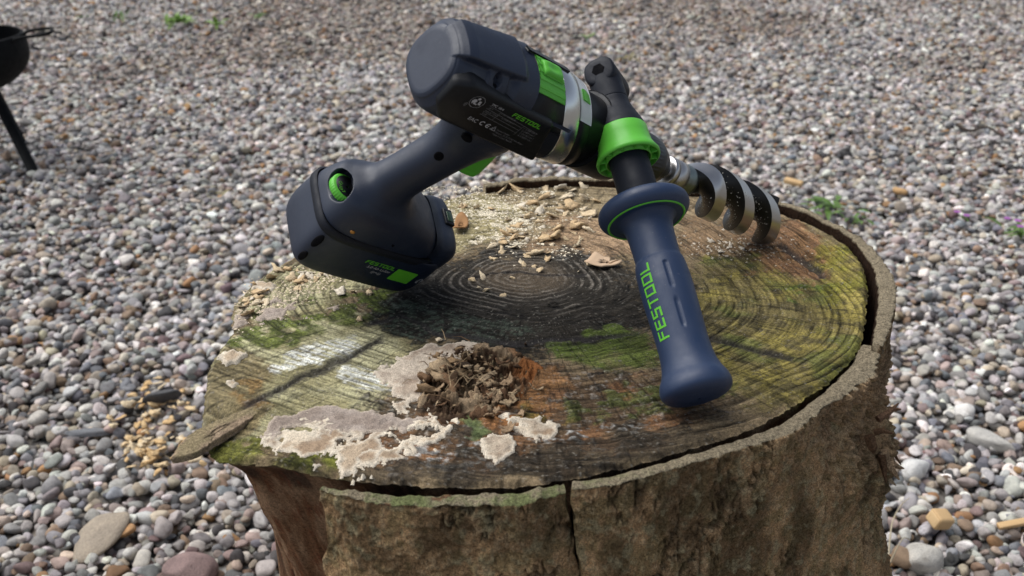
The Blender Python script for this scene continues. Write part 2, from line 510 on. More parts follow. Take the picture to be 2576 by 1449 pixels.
ng_.interface.new_socket('Geometry', in_out='INPUT', socket_type='NodeSocketGeometry')
ng_.interface.new_socket('Geometry', in_out='OUTPUT', socket_type='NodeSocketGeometry')
gi_ = ng_.nodes.new('NodeGroupInput'); go_ = ng_.nodes.new('NodeGroupOutput')
ci = ng_.nodes.new('GeometryNodeCollectionInfo'); ci.inputs[0].default_value = col_src; ci.inputs['Separate Children'].default_value = True; ci.inputs['Reset Children'].default_value = True
iop = ng_.nodes.new('GeometryNodeInstanceOnPoints'); iop.inputs['Pick Instance'].default_value = True
def natt(nm, t):
    q = ng_.nodes.new('GeometryNodeInputNamedAttribute'); q.data_type = t; q.inputs['Name'].default_value = nm
    return [s_ for s_ in q.outputs if s_.enabled and s_.name == 'Attribute'][0]
e2r = ng_.nodes.new('FunctionNodeEulerToRotation')
L = ng_.links.new
L(gi_.outputs[0], iop.inputs['Points']); L(ci.outputs[0], iop.inputs['Instance']); L(natt('form', 'INT'), iop.inputs['Instance Index'])
L(natt('turn', 'FLOAT_VECTOR'), e2r.inputs[0]); L(e2r.outputs[0], iop.inputs['Rotation']); L(natt('size', 'FLOAT_VECTOR'), iop.inputs['Scale'])
L(iop.outputs[0], go_.inputs[0])
md = gravel.modifiers.new('scatter', 'NODES'); md.node_group = ng_
# ------------------------------------------------------------------ tree stump
SCX, SCY = 0.035, 0.800                                    # plan centre of the stump
PITH = plan(1318, 700)[:2]
stump = obj('tree_stump', None, loc=(SCX, SCY, 0), label='weathered mossy sawn tree stump with loose bark and fungus crusts', cat='tree stump')
ST0 = np.array([SCX, SCY, 0.0])
OUT = [(520, 940), (533, 905), (560, 865), (585, 830), (583, 790), (588, 762), (640, 704), (720, 655), (810, 606), (920, 560), (1040, 522), (1150, 494), (1225, 478), (1320, 466), (1420, 462), (1520, 463), (1640, 474),
       (1740, 490), (1850, 508), (1960, 533), (2070, 572), (2135, 615), (2168, 655), (2180, 700), (2180, 760), (2176, 815), (2166, 862), (2120, 922), (2050, 980), (1960, 1034),
       (1850, 1085), (1700, 1131), (1550, 1172), (1400, 1203), (1250, 1217), (1100, 1214), (950, 1205), (850, 1194), (750, 1177), (640, 1148), (575, 1128), (528, 1112), (512, 1085), (506, 1050), (515, 1000)]
Oxy = plan(*np.array(OUT, float).T)[:, :2] - [SCX, SCY]
oth = np.unwrap(np.arctan2(Oxy[:, 1], Oxy[:, 0])); orr = np.hypot(Oxy[:, 0], Oxy[:, 1])
so_ = np.argsort(np.mod(oth, 2 * np.pi)); oth_s = np.mod(oth, 2 * np.pi)[so_]; orr_s = orr[so_]
oth_s = np.concatenate([oth_s[-3:] - 2 * np.pi, oth_s, oth_s[:3] + 2 * np.pi]); orr_s = np.concatenate([orr_s[-3:], orr_s, orr_s[:3]])
def rim(th):
    th = np.mod(th, 2 * np.pi)
    r = np.interp(th, oth_s, orr_s)
    d = 0.012
    r = (r + np.interp(th - d, oth_s, orr_s) + np.interp(th + d, oth_s, orr_s)) / 3
    return r + 0.0022 * (vn2(th * 60, th * 0 + 3, 5) - .5) + 0.0012 * (vn2(th * 190, th * 0, 9) - .5)

def seg_dist(u, v, pts):
    """distance to a polyline and the running position along it (0..1)"""
    best = np.full(np.shape(u), 1e9); along = np.zeros(np.shape(u)); n = len(pts) - 1
    for i in range(n):
        (a, b_), (c_, d) = pts[i], pts[i + 1]
        L2 = (c_ - a) ** 2 + (d - b_) ** 2
        t = np.clip(((u - a) * (c_ - a) + (v - b_) * (d - b_)) / L2, 0, 1)
        q = np.hypot(u - a - t * (c_ - a), v - b_ - t * (d - b_))
        m_ = q < best; best = np.where(m_, q, best); along = np.where(m_, (i + t) / n, along)
    return best, along
def soft_blob(u, v, cx, cy, rx, ry, rot=0.0, soft=0.5):
    c_, s_ = math.cos(math.radians(rot)), math.sin(math.radians(rot))
    x = ((u - cx) * c_ + (v - cy) * s_) / rx; y = (-(u - cx) * s_ + (v - cy) * c_) / ry
    return 1 - sst(1 - soft, 1 + soft, np.hypot(x, y))

blob = soft_blob
CR_L = [(985, 838), (900, 882), (830, 918), (740, 962), (660, 1000), (600, 1030)]
CR_R = [(1770, 842), (1860, 866), (1940, 888), (2010, 914)]
CR_R2 = [(1950, 612), (2010, 640), (2055, 668), (2085, 700)]
CR_C = [(1150, 708), (1240, 690), (1310, 690), (1400, 693), (1500, 690)]
CR_M = [(905, 820), (1010, 800), (1100, 842), (1300, 866), (1500, 852), (1640, 832)]

def image_uv(x, y):  # image pixel coordinates of points on the stump top
    u, v, _ = to_image(np.stack([x, y, np.full_like(x, ZT)], -1)); return u, v

def wood_top(x, y):
    """height offset and colour of the sawn face at plan position x, y (world metres)"""
    u, v = image_uv(x, y)
    w1 = fbm2(x * 38, y * 38, 11, 4); w2 = fbm2(x * 38 + 9, y * 38 + 4, 23, 4)
    f = fbm2(x * 260, y * 260, 31, 3); f2 = fbm2(x * 620, y * 620, 41, 2); g = fbm2(x * 95, y * 95, 37, 4)
    uw = u + (w1 - .5) * 150; vw = v + (w2 - .5) * 85
    grit = (g * .45 + f * .35 + f2 * .2 - .5) * 1.5
    def blob(*a_):
        m_ = soft_blob(*a_); return sst(.22, .78, m_ + grit * sst(.0, .25, m_))
    dx = (x - PITH[0]) / 1.12; dy = y - PITH[1]
    ang = np.arctan2(dy, dx)
    rr_ = np.hypot(dx, dy) * (1 + .035 * np.sin(3 * ang + 1) + .03 * np.sin(5 * ang)) + .007 * (fbm2(x * 16, y * 16, 51, 3) - .5)
    ph = np.interp(rr_, np.linspace(0, .36, 120), np.cumsum(np.interp(np.linspace(0, .36, 120), [0, .07, .12, .36], [1, 1, 1, 1]) * (0.45 + 1.1 * np.random.default_rng(4).random(120))))
    ring = .5 + .5 * np.cos(2 * np.pi * ph * .36)                    # broad rings
    ring = ring ** 1.6
    ring2 = .5 + .5 * np.cos(2 * np.pi * ph * .5 + 2)
    # --- colour layers
    def C(*c): return np.array(c)[None]
    def over(col, c, a): return col * (1 - a[:, None]) + c * a[:, None]
    col = over(np.repeat(C(.155, .115, .068), len(x), 0), C(.26, .195, .115), g)
    # back: tan, dusty
    col = over(col, C(.27, .215, .13), .85 * blob(uw, vw, 1330, 540, 340, 95))
    col = over(col, C(.33, .29, .15), .7 * blob(uw, vw, 1180, 545, 120, 70))
    col = over(col, C(.33, .215, .13), .7 * blob(uw, vw, 1470, 600, 150, 50))
    # right: olive yellow algae
    a_ol = np.clip(blob(uw, vw, 2010, 800, 330, 215, 0, .35), 0, 1)
    olive = over(np.repeat(C(.185, .15, .06), len(x), 0), C(.26, .215, .058), sst(.35, .7, w1))
    olive = over(olive, C(.085, .072, .034), sst(.48, .68, g) * .85); olive = over(olive, C(.095, .125, .025), sst(.5, .7, w2) * .6)
    col = col * (1 - (.95 * a_ol)[:, None]) + olive * (.95 * a_ol)[:, None]
    col = over(col, C(.22, .115, .06), .85 * blob(uw, vw, 1985, 630, 120, 55, 20))
    col = over(col, C(.10, .15, .028), .8 * blob(uw, vw, 2070, 725, 70, 26, -15) * sst(.35, .6, g))
    col = over(col, C(.22, .20, .035), .75 * blob(uw, vw, 2110, 690, 60, 90) * sst(.3, .6, w2))
    col = over(col, C(.17, .10, .055), .55 * blob(uw, vw, 1830, 590, 150, 50))
    # left: pale olive
    a_l = np.clip(blob(uw, vw, 760, 945, 330, 150, -8, .35) + blob(uw, vw, 760, 720, 200, 60, -15), 0, 1)
    pale = over(np.repeat(C(.27, .245, .13), len(x), 0), C(.41, .39, .235), sst(.35, .7, w2))
    pale = over(pale, C(.16, .12, .06), .8 * blob(uw, vw, 570, 980, 90, 100))
    col = col * (1 - (.95 * a_l)[:, None]) + pale * (.95 * a_l)[:, None]
    # centre: black stained with grey bloom
    a_c = np.clip(blob(uw, vw, 1300, 765, 390, 135, 0, .38), 0, 1)
    blk = over(np.repeat(C(.020, .018, .015), len(x), 0), C(.17, .17, .155), sst(.62, .8, f) * .6 * sst(.45, .7, w2))
    blk = over(blk, C(.23, .205, .175), sst(.35, .95, ring) * .75 * (1 - sst(.05, .10, rr_)) * sst(.33, .5, w1) * (.5 + .5 * sst(.35, .6, f)))
    blk = over(blk, C(.14, .105, .07), .5 * (1 - sst(.02, .05, rr_)))
    blk = over(blk, C(.075, .10, .075), .6 * blob(uw, vw, 1130, 815, 190, 40, 5) * sst(.35, .6, f))
    col = col * (1 - (.96 * a_c)[:, None]) + blk * (.96 * a_c)[:, None]
    a_c2 = blob(uw, vw, 1090, 770, 190, 80, 0, .4) * .93
    col = col * (1 - a_c2[:, None]) + blk * a_c2[:, None]
    # front: orange rot, black, grey grit
    a_f = np.clip(blob(uw, vw, 1330, 1060, 480, 130, -6, .4), 0, 1)
    fr = over(np.repeat(C(.085, .055, .032), len(x), 0), C(.19, .095, .045), sst(.45, .65, w1))
    fr = over(fr, C(.03, .026, .022), sst(.5, .66, g) * .8)
    fr = over(fr, C(.30, .28, .25), sst(.6, .75, f) * .5)
    col = col * (1 - (.92 * a_f)[:, None]) + fr * (.92 * a_f)[:, None]
    col = over(col, C(.30, .15, .06), .6 * blob(uw, vw, 1370, 985, 42, 55, 20, .4))
    col = over(col, C(.38, .17, .06), .6 * blob(uw, vw, 1290, 1050, 130, 30) * sst(.45, .6, g))
    col = over(col, C(.10, .14, .025), .85 * blob(uw, vw, 1540, 880, 130, 45, 3, .35) * sst(.28, .5, w2))
    col = over(col, C(.09, .11, .025), .6 * blob(uw, vw, 1600, 1000, 260, 40, -10) * sst(.45, .6, g))
    col = over(col, C(.42, .42, .40), .75 * blob(uw, vw, 1160, 1160, 130, 36) * sst(.5, .66, f))
    col = over(col, C(.42, .42, .40), .6 * blob(uw, vw, 1500, 1095, 130, 25) * sst(.55, .7, f))
    col = over(col, C(.040, .032, .022), .8 * blob(uw, vw, 1450, 1150, 420, 38, -8, .5)); col = over(col, C(.05, .04, .028), .6 * blob(uw, vw, 1000, 1190, 250, 22, 3, .5))
    # moss bands
    mossy = over(np.repeat(C(.055, .075, .014), len(x), 0), C(.12, .15, .03), sst(.35, .7, f))
    md_, _ = seg_dist(uw, vw, [(600, 858), (700, 830), (800, 800), (900, 775), (985, 750)])
    a_m = (1 - sst(22, 46, md_)) * sst(.3, .5, g)
    col = col * (1 - (.9 * a_m)[:, None]) + mossy * (.9 * a_m)[:, None]
    md_, _ = seg_dist(uw, vw, [(540, 1108), (640, 1128), (760, 1160), (870, 1188)])
    a_m = (1 - sst(14, 40, md_)) * sst(.28, .5, g)
    col = col * (1 - (.85 * a_m)[:, None]) + (mossy * C(1.35, 1.15, .9)) * (.85 * a_m)[:, None]
    col = over(col, C(.11, .15, .06), .8 * blob(uw, vw, 1200, 1090, 32, 28))
    col = over(col, C(.24, .13, .04), .5 * blob(uw, vw, 620, 980, 60, 30) * sst(.5, .6, g))
    # chalky bloom on the left
    ch = np.clip(blob(u + (g - .5) * 60, v + (w1 - .5) * 40, 800, 888, 105, 28, -18, .4) + .9 * blob(u + (g - .5) * 60, v, 925, 950, 90, 26, 12, .45), 0, 1)
    col = over(col, C(.70, .71, .66), .9 * ch * sst(.22, .5, f * .5 + ring2 * .35))
    # rings as dark late wood, strongest right and left
    k_r = np.clip(.66 * a_ol + .66 * a_l + .25, 0, .8) * sst(.02, .06, rr_) * (.45 + .55 * sst(.35, .6, w2))
    dark = sst(.88, .995, ring2 + (f - .5) * .12) * sst(.25, .5, w1 * .5 + g * .5)
    col = col * (1 - (k_r * dark * .8))[:, None]
    # fibres and saw marks: fine streaks that run with the rings, and short radial checks
    st = fbm2(rr_ * 620, ang * 9, 131, 3); st2 = fbm2(rr_ * 240, ang * 5 + 3, 137, 3); rad_ = fbm2(rr_ * 30, ang * 95, 139, 3)
    k_s = .35 + .65 * sst(.03, .08, rr_)
    col = col * (1 + k_s * (1.7 * (st - .5) + 1.2 * (st2 - .5)))[:, None]
    col = col * (1 - .5 * sst(.62, .72, rad_) * sst(.04, .1, rr_))[:, None]
    # cracks and checks
    for pts, wd in ((CR_L, 13), (CR_R, 11), (CR_R2, 9), (CR_C, 3.5), (CR_M, 7)):
        q, al = seg_dist(u + (g - .5) * 24, v + (w1 - .5) * 20, pts)
        a_k = (1 - sst(wd * .25, wd * 1.3, q)) * sst(0, .08, al) * (1 - sst(.88, 1, al))
        col = over(col, C(.035, .032, .032), .85 * a_k)
    # specks
    col = col * (1 - .55 * sst(.66, .8, f2) * sst(.4, .6, w1))[:, None]
    col = over(col, C(.45, .42, .36), .35 * sst(.74, .86, f2))
    # --- relief
    col = np.clip(col, .006, .9)
    h = .0030 * (fbm2(x * 9, y * 9, 61, 3) - .5) + .0016 * (g - .5) + .0007 * (f - .5) + .0012 * k_s * (st - .5) + .0012 * k_s * (st2 - .5)
    h += .0008 * ring * sst(.008, .02, rr_) * (1 - sst(.07, .11, rr_)) * sst(.35, .6, w1) - .0007 * dark * k_r
    h += .0016 * a_m + .0012 * sst(.5, .7, g) * a_f
    for pts, wd, dp in ((CR_L, 7, .002), (CR_R, 8, .0022), (CR_R2, 10, .003), (CR_C, 2.5, .0018), (CR_M, 5, .001)):
        q, al = seg_dist(u + (g - .5) * 24, v + (w1 - .5) * 20, pts)
        h -= dp * (1 - sst(0, wd, q)) * sst(0, .1, al) * (1 - sst(.85, 1, al))
    h -= .004 * soft_blob(uw, vw, 2040, 655, 55, 32, 25, .6)               # broken-out hollow
    h -= .010 * blob(u, v, 1215, 955, 120, 55, 0, .6)                 # rotted hollow under the fungus
    h -= .012 * (1 - sst(0, 190, np.hypot((u - 528), (v - 1112) * 1.6)))   # the lip droops at the point
    return h, np.clip(col, .004, .9)

NT, NR = 1150, 330
th = np.linspace(0, 2 * np.pi, NT, endpoint=False)
tt = (np.linspace(0, 1, NR)[1:]) ** .72
rim_r = rim(th)
X = SCX + np.cos(th)[:, None] * rim_r[:, None] * tt; Y = SCY + np.sin(th)[:, None] * rim_r[:, None] * tt
hh, cc = wood_top(X.ravel(), Y.ravel())
edge = np.broadcast_to((rim_r[:, None] * (1 - tt)), X.shape).ravel()
hh = hh - .0035 * (1 - sst(0, .006, edge)) ** 2
# side wall rows
def side_prof(th, d):
    """radial factor of the wood below the rim at depth d; the stripped left flank narrows, the right flares"""
    left = np.exp(-((np.mod(th, 2 * np.pi) - 3.92) / .55) ** 2)
    left2 = np.exp(-((np.mod(th, 2 * np.pi) - 4.2) / .35) ** 2)
    return 1 - .012 - left * (.03 * (1 - np.exp(-d / .02)) + .95 * np.clip(d, 0, .3)) - .02 * left2 * sst(0, .02, d)
DEP = np.concatenate([[.002, .005, .009, .014], np.linspace(.02, .24, 80), [.30, .40, .50, ZT]])
SW = []; SCl = []
hr = hh.reshape(X.shape)[:, -1]
for d in DEP:
    r = rim_r * side_prof(th, d)
    P_ = np.stack([SCX + np.cos(th) * r, SCY + np.sin(th) * r, ZT + hr * max(0, 1 - d / .05) - d], -1)
    n1 = fbm3(P_ * [1, 1, .35], 70, 3, 4); n2 = fbm3(P_ * [1, 1, .25], 260, 8, 3)
    rr2 = r + .006 * (n1 - .5) * min(1, d / .01) + .002 * (n2 - .5)
    P_[:, 0] = SCX + np.cos(th) * rr2; P_[:, 1] = SCY + np.sin(th) * rr2
    n3 = fbm3(P_ * [1, 1, .5], 28, 15, 3)
    c_ = np.array([.155, .075, .036]) * (1 - sst(.4, .65, n1))[:, None] + np.array([.27, .165, .095]) * sst(.4, .65, n1)[:, None]
    c_ = c_ * (1 - .8 * sst(.5, .62, n3))[:, None] + np.array([.025, .012, .008]) * (.8 * sst(.5, .62, n3))[:, None]
    c_ = c_ * (1 - .6 * sst(.6, .7, n2))[:, None] + np.array([.13, .035, .014]) * (.6 * sst(.6, .7, n2))[:, None]
    tt_ = sst(.0, .012, np.full(NT, d))[:, None]
    SW.append(P_); SCl.append(cc.reshape(NT, NR - 1, 3)[:, -1] * (1 - tt_) * .8 + c_ * tt_)
V_top = np.stack([X.ravel(), Y.ravel(), ZT + hh], -1).reshape(NT, NR - 1, 3)
V_all = np.concatenate([V_top, np.stack(SW, 1)], 1); C_all = np.concatenate([cc.reshape(NT, NR - 1, 3), np.stack(SCl, 1)], 1)
nv = V_all.shape[1]
h0, c0 = wood_top(np.array([SCX]), np.array([SCY]))
Vw = np.concatenate([V_all.reshape(-1, 3), [[SCX, SCY, ZT + h0[0]]]]); Cw = np.concatenate([C_all.reshape(-1, 3), c0])
Fw = grid_faces(NT, nv, True, False, flip=False)[:, ::-1]
# fan at the centre as degenerate-free quads -> two meshes of quads joined through triangles is avoided: use quads with a shared centre
ctr = len(Vw) - 1
ii = np.arange(0, NT, 2)
Ff = np.stack([ii * nv, ((ii + 1) % NT) * nv, ((ii + 2) % NT) * nv, np.full(len(ii), ctr)], -1)
M['wood'] = vcol_mat('weathered_wood', .88, 480, (.45, 1.5), .9, .0018, .15, 330)
me = mesh_data('wood', Vw - ST0, np.concatenate([Fw[:, ::-1], Ff]), Cw, True, M['wood'])
obj('wood', me, stump)

# --- bark slabs
M['bark'] = vcol_mat('rough_bark', .92, 560, (.36, 1.65), 1.0, .004, .12, 300)
def bark(name, inner, outer, dz, n=260, depth=ZT, amp=1.0, flare=0.0, tone=(.215, .168, .115), rows=170, end_flare=0.0, moss=None, label=None, seed=0, vis=.26):
    pi = plan(*np.array(inner, float).T, z=ZT + dz)[:, :2]; po = plan(*np.array(outer, float).T, z=ZT + dz)[:, :2]
    pi = resample(pi, 12); po = resample(po, 12)
    def rs(p):
        L_ = np.concatenate([[0], np.cumsum(np.hypot(*np.diff(p, axis=0).T))]); t = np.linspace(0, L_[-1], n)
        return np.stack([np.interp(t, L_, p[:, 0]), np.interp(t, L_, p[:, 1])], -1)
    pi, po = rs(pi), rs(po)
    nrm = po - pi; nrm /= np.linalg.norm(nrm, axis=1, keepdims=True) + 1e-9
    rad = po - [SCX, SCY]; rad /= np.linalg.norm(rad, axis=1, keepdims=True)
    t01 = np.linspace(0, 1, n)
    rowsP = []; kind = []
    top = ZT + dz + .007 * (fbm2(t01 * 9, t01 * 0 + seed, 71 + seed, 4) - .5) * amp + .0012 * (vn2(t01 * 60, t01 * 0, 73) - .5) * amp
    for d in np.linspace(.10, .002, 14):
        rowsP.append(np.column_stack([pi - nrm * .001, top - d])); kind.append((0, d))
    for k in np.linspace(0.0, 1.0, 9):
        p = pi * (1 - k) + po * k
        rowsP.append(np.column_stack([p, top + .0008 * math.sin(k * math.pi)])); kind.append((1, k))
    dd = np.concatenate([np.linspace(.0006, vis, rows), [vis + .1, ZT + dz]])
    for d in dd:
        d = min(d, ZT + dz)
        rowsP.append(np.column_stack([po + rad * (flare * sst(0, .35, np.array(d)) + end_flare * sst(.55, 1, t01) * (sst(.05, .3, np.array(d)) + .35 * math.exp(-((d - .085) / .035) ** 2)))[:, None], top - d if d < ZT + dz else top * 0])); kind.append((2, d))
    G = np.stack(rowsP, 1)                                             # n x rows x 3
    W = G.reshape(-1, 3)
    n1 = fbm3(W * [1, 1, .55], 60, 81 + seed, 4); n2 = fbm3(W, 300, 83 + seed, 4); n3 = fbm3(W, 26, 85 + seed, 3)
    ri = 1 - np.abs(2 * fbm3(W * [1.1, 1.1, .5], 75, 87 + seed, 3) - 1)
    fiss = sst(.9, .985, ri)
    k2 = np.array([k[0] for k in kind]); isout = np.broadcast_to((k2 == 2)[None], G.shape[:2]).ravel(); istop = np.broadcast_to((k2 == 1)[None], G.shape[:2]).ravel(); isin = np.broadcast_to((k2 == 0)[None], G.shape[:2]).ravel()
    u_, v_, _ = to_image(W)
    rough = 1 + 2.2 * np.clip(blob(u_, v_, 2180, 1080, 110, 170, 0, .5), 0, 1)
    off = amp * (.0045 * (n1 - .5) * rough + .0055 * (n2 - .5) * rough - .0016 * fiss * sst(.5, .62, n3) + .006 * (n3 - .5) * rough)
    R3 = np.repeat(np.column_stack([rad, np.zeros(n)]), G.shape[1], 0)
    W = W + R3 * (off * (isout + .35 * istop + .6 * isin))[:, None]
    W[:, 2] += istop * amp * .0022 * (n2 - .5)
    tg = np.gradient(po, axis=0); tg /= np.linalg.norm(tg, axis=1, keepdims=True); T3 = np.repeat(np.column_stack([tg, np.zeros(n)]), G.shape[1], 0)
    dpt = ZT + dz - W[:, 2]; tq = np.repeat(t01, G.shape[1])
    W = W + T3 * ((1 - sst(0, .07, tq)) * .016 * (fbm2(dpt * 30, dpt * 0 + seed, 3, 3) - .5) * sst(0, .015, dpt) * (seed == 1))[:, None]
    if seed in (1, 2):
        wv = .16 * np.clip(dpt - .01, 0, .2) + .010 * (vn2(dpt * 45, dpt * 0, 7) - .5) * sst(0, .02, dpt) + .004 * (vn2(dpt * 200, dpt * 0, 9) - .5) * sst(0, .01, dpt)
        wgt = sst(.75, 1, tq) if seed == 1 else 1 - sst(0, .2, tq)
        W = W + T3 * (wv * wgt - (0 if seed == 1 else sst(.0, .09, dpt) * .0035 * wgt))[:, None]
    tone = np.array(tone)
    c_ = tone * np.array([1.12, 1, .86]) * (.55 + .9 * n1)[:, None]
    c_ = c_ * (1 - .55 * sst(.5, .7, n3))[:, None] + np.array([.15, .115, .075]) * (.55 * sst(.5, .7, n3) * (.5 + n2))[:, None]
    c_ = c_ * (1 - .75 * sst(.54, .64, n2))[:, None] + np.array([.26, .205, .135]) * (.75 * sst(.54, .64, n2))[:, None]
    c_ = c_ * (1 - .4 * sst(.45, .6, fbm3(W, 120, 91, 3)))[:, None] + np.array([.075, .08, .038]) * (.4 * sst(.45, .6, fbm3(W, 120, 91, 3)))[:, None]
    fz = 1 - np.abs(2 * fbm3(W * [1.25, 1.25, .22], 95, 187 + seed, 4) - 1); fiss = np.maximum(fiss * sst(.5, .62, n3), sst(.955, .985, fz) * sst(.42, .56, n3) * isout)
    pl = fbm3(W * [1, 1, .6], 42, 191 + seed, 3); c_ = c_ * (.62 + .8 * sst(.36, .62, pl))[:, None]
    W = W - R3 * (fiss * isout * .0022)[:, None]
    lich = sst(.60, .68, fbm3(W, 130, 195 + seed, 3)) * isout; c_ = c_ * (1 - .55 * lich)[:, None] + np.array([.26, .25, .17]) * (.55 * lich)[:, None]
    c_ = c_ * (1 - .6 * fiss)[:, None] + np.array([.02, .015, .01]) * (.6 * fiss)[:, None]
    paler_patch = blob(u_, v_, 2120, 1010, 140, 170, 20, .6)  # paler bark towards the right end
    c_ = c_ * (1 - .6 * paler_patch * sst(.35, .6, n2))[:, None] + np.array([.30, .215, .145]) * (.6 * paler_patch * sst(.35, .6, n2))[:, None]
    tc_ = np.array([.30, .25, .17]) * (.7 + .6 * n2)[:, None]
    if moss is not None:
        am = sst(.35, .6, n1 * .6 + n2 * .4) * np.clip(moss(u_), 0, 1)
        tc_ = tc_ * (1 - .85 * am)[:, None] + np.array([.13, .165, .055]) * (.85 * am)[:, None]
        red = .7 * sst(.74, .78, fbm3(W, 90, 99, 2)) * np.clip(moss(u_), 0, 1)
        tc_ = tc_ * (1 - red)[:, None] + np.array([.13, .03, .02]) * red[:, None]
    c_ = np.where(istop[:, None], tc_, c_)
    c_ = np.where(isin[:, None], np.array([.030, .016, .009]) * (.5 + n2)[:, None], c_)  # inner wall colour darkened: shade of the gap painted in
    rowsn = G.shape[1]
    Fc = grid_faces(n, rowsn, False, False)
    if np.cross(np.append(po[1] - po[0], 0), [0, 0, -1])[:2] @ nrm[0] < 0: pass
    Fl = [tuple(f) for f in Fc] + [tuple(range(rowsn)), tuple(range((n - 1) * rowsn, n * rowsn))[::-1]]
    c_ = np.where(isout[:, None], c_ * np.array([1.5, 1.38, 1.22]), c_)  # outer face colour raised to carry the light falling on the front
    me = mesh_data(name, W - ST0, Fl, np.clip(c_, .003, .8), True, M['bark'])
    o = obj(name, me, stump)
    if label: o['label'] = label
    return o
bark('bark', [(815, 1224), (900, 1240), (1000, 1246), (1150, 1250), (1300, 1244), (1370, 1230), (1418, 1214)],
     [(805, 1232), (900, 1262), (1000, 1272), (1150, 1278), (1300, 1274), (1370, 1258), (1424, 1238)], -.004, n=230, seed=1,
     moss=lambda u: np.where(u < 1500, .95, .3), label='mossy-edged bark slab with a split at its end')
bark('bark', [(1440, 1214), (1550, 1193), (1700, 1153), (1850, 1107), (1962, 1060), (2061, 996), (2131, 931), (2173, 872)],
     [(1440, 1236), (1560, 1214), (1700, 1176), (1850, 1130), (1980, 1084), (2094, 1016), (2184, 944), (2228, 886)], -.004, n=330, seed=2, flare=.008, end_flare=.042,
     moss=lambda u: sst(1800, 1450, u) * .6, label='thick bark slab with a pale sawn edge')
bark('bark', [(2196, 868), (2206, 800), (2213, 740), (2208, 700), (2189, 652), (2158, 612), (2144, 601)],
     [(2222, 876), (2242, 812), (2254, 735), (2242, 688), (2212, 640), (2174, 602), (2152, 590)], .003, n=130, seed=3, amp=1.0, tone=(.10, .066, .043), label='upright loose bark slab standing off the wood')
bark('bark', [(2154, 606), (2084, 562), (1992, 525), (1900, 503), (1800, 485), (1700, 471)],
     [(2164, 600), (2090, 556), (1996, 520), (1903, 499), (1802, 481), (1700, 467)], -.001, n=150, seed=4, rows=30, tone=(.12, .085, .058), amp=.8)
bark('bark', [(1640, 460), (1560, 452), (1480, 449), (1400, 450), (1300, 455), (1222, 466)],
     [(1640, 454), (1560, 446), (1480, 443), (1400, 444), (1300, 449), (1216, 460)], .010, n=150, seed=5, rows=30, tone=(.085, .03, .016), label='dark red bark strip standing above the back edge')

# --- broken sliver of wood at the pointed lip
def slab_px(name, poly, z, thick, colf, mat, parent, origin, n=8, amp=.001, seed=0, tilt=None):
    p = plan(*np.array(poly, float).T, z=z)[:, :2]
    c_ = p.mean(0); q = resample(np.vstack([p, p[:1]]), n)[:-1]
    q = q + .0012 * (np.stack([vn2(np.arange(len(q)) * .9, np.zeros(len(q)), seed), vn2(np.arange(len(q)) * .9, np.ones(len(q)), seed + 1)], -1) - .5)
    rings_ = [1.0, .985, .93, .8, .6, .4, .2]
    rowsP = [np.column_stack([c_ + (q - c_) * .97, np.full(len(q), z - thick)]), np.column_stack([q, np.full(len(q), z - thick * .5)])]
    for r in rings_:
        w = c_ + (q - c_) * r
        rowsP.append(np.column_stack([w, z - (.0015 if r == 1 else 0) + amp * 2 * (fbm2(w[:, 0] * 150, w[:, 1] * 150, seed, 3) - .5)]))
    G = np.stack(rowsP, 0); W = G.reshape(-1, 3)
    if tilt is not None: W[:, 2] += (W[:, :2] - c_) @ np.array(tilt)
    cen = np.array([[c_[0], c_[1], z]]); m_ = len(q)
    Fl = [tuple(f) for f in grid_faces(len(rowsP), m_, False, True)]
    k = (len(rowsP) - 1) * m_
    Fl += [(k + i, k + (i + 1) % m_, len(W)) for i in range(m_)] + [tuple(range(m_))[::-1]]
    W = np.concatenate([W, cen])
    return obj(name, mesh_data(name, W - origin, Fl, colf(W), True, mat), parent)
def sliver_col(W):
    n = fbm3(W * [.4, .4, 1] @ np.array([[.8, -.6, 0], [.6, .8, 0], [0, 0, 1]]), 500, 5, 3); n2 = fbm3(W, 60, 6, 3)
    c_ = np.array([.29, .215, .145]) * (.6 + .8 * n)[:, None]
    return c_ * (1 - .5 * sst(.45, .6, n2))[:, None] + np.array([.20, .18, .085]) * (.5 * sst(.45, .6, n2))[:, None]
o = slab_px('wood_sliver', [(430, 1146), (440, 1128), (478, 1090), (530, 1064), (590, 1042), (652, 1022), (660, 1030), (640, 1046), (600, 1072), (560, 1095), (520, 1118), (480, 1138)], ZT - .001, .0055, sliver_col, M['wood'], stump, ST0, seed=5, tilt=(.03, .02))
o['label'] = 'grey-brown split sliver jutting from the pointed lip'

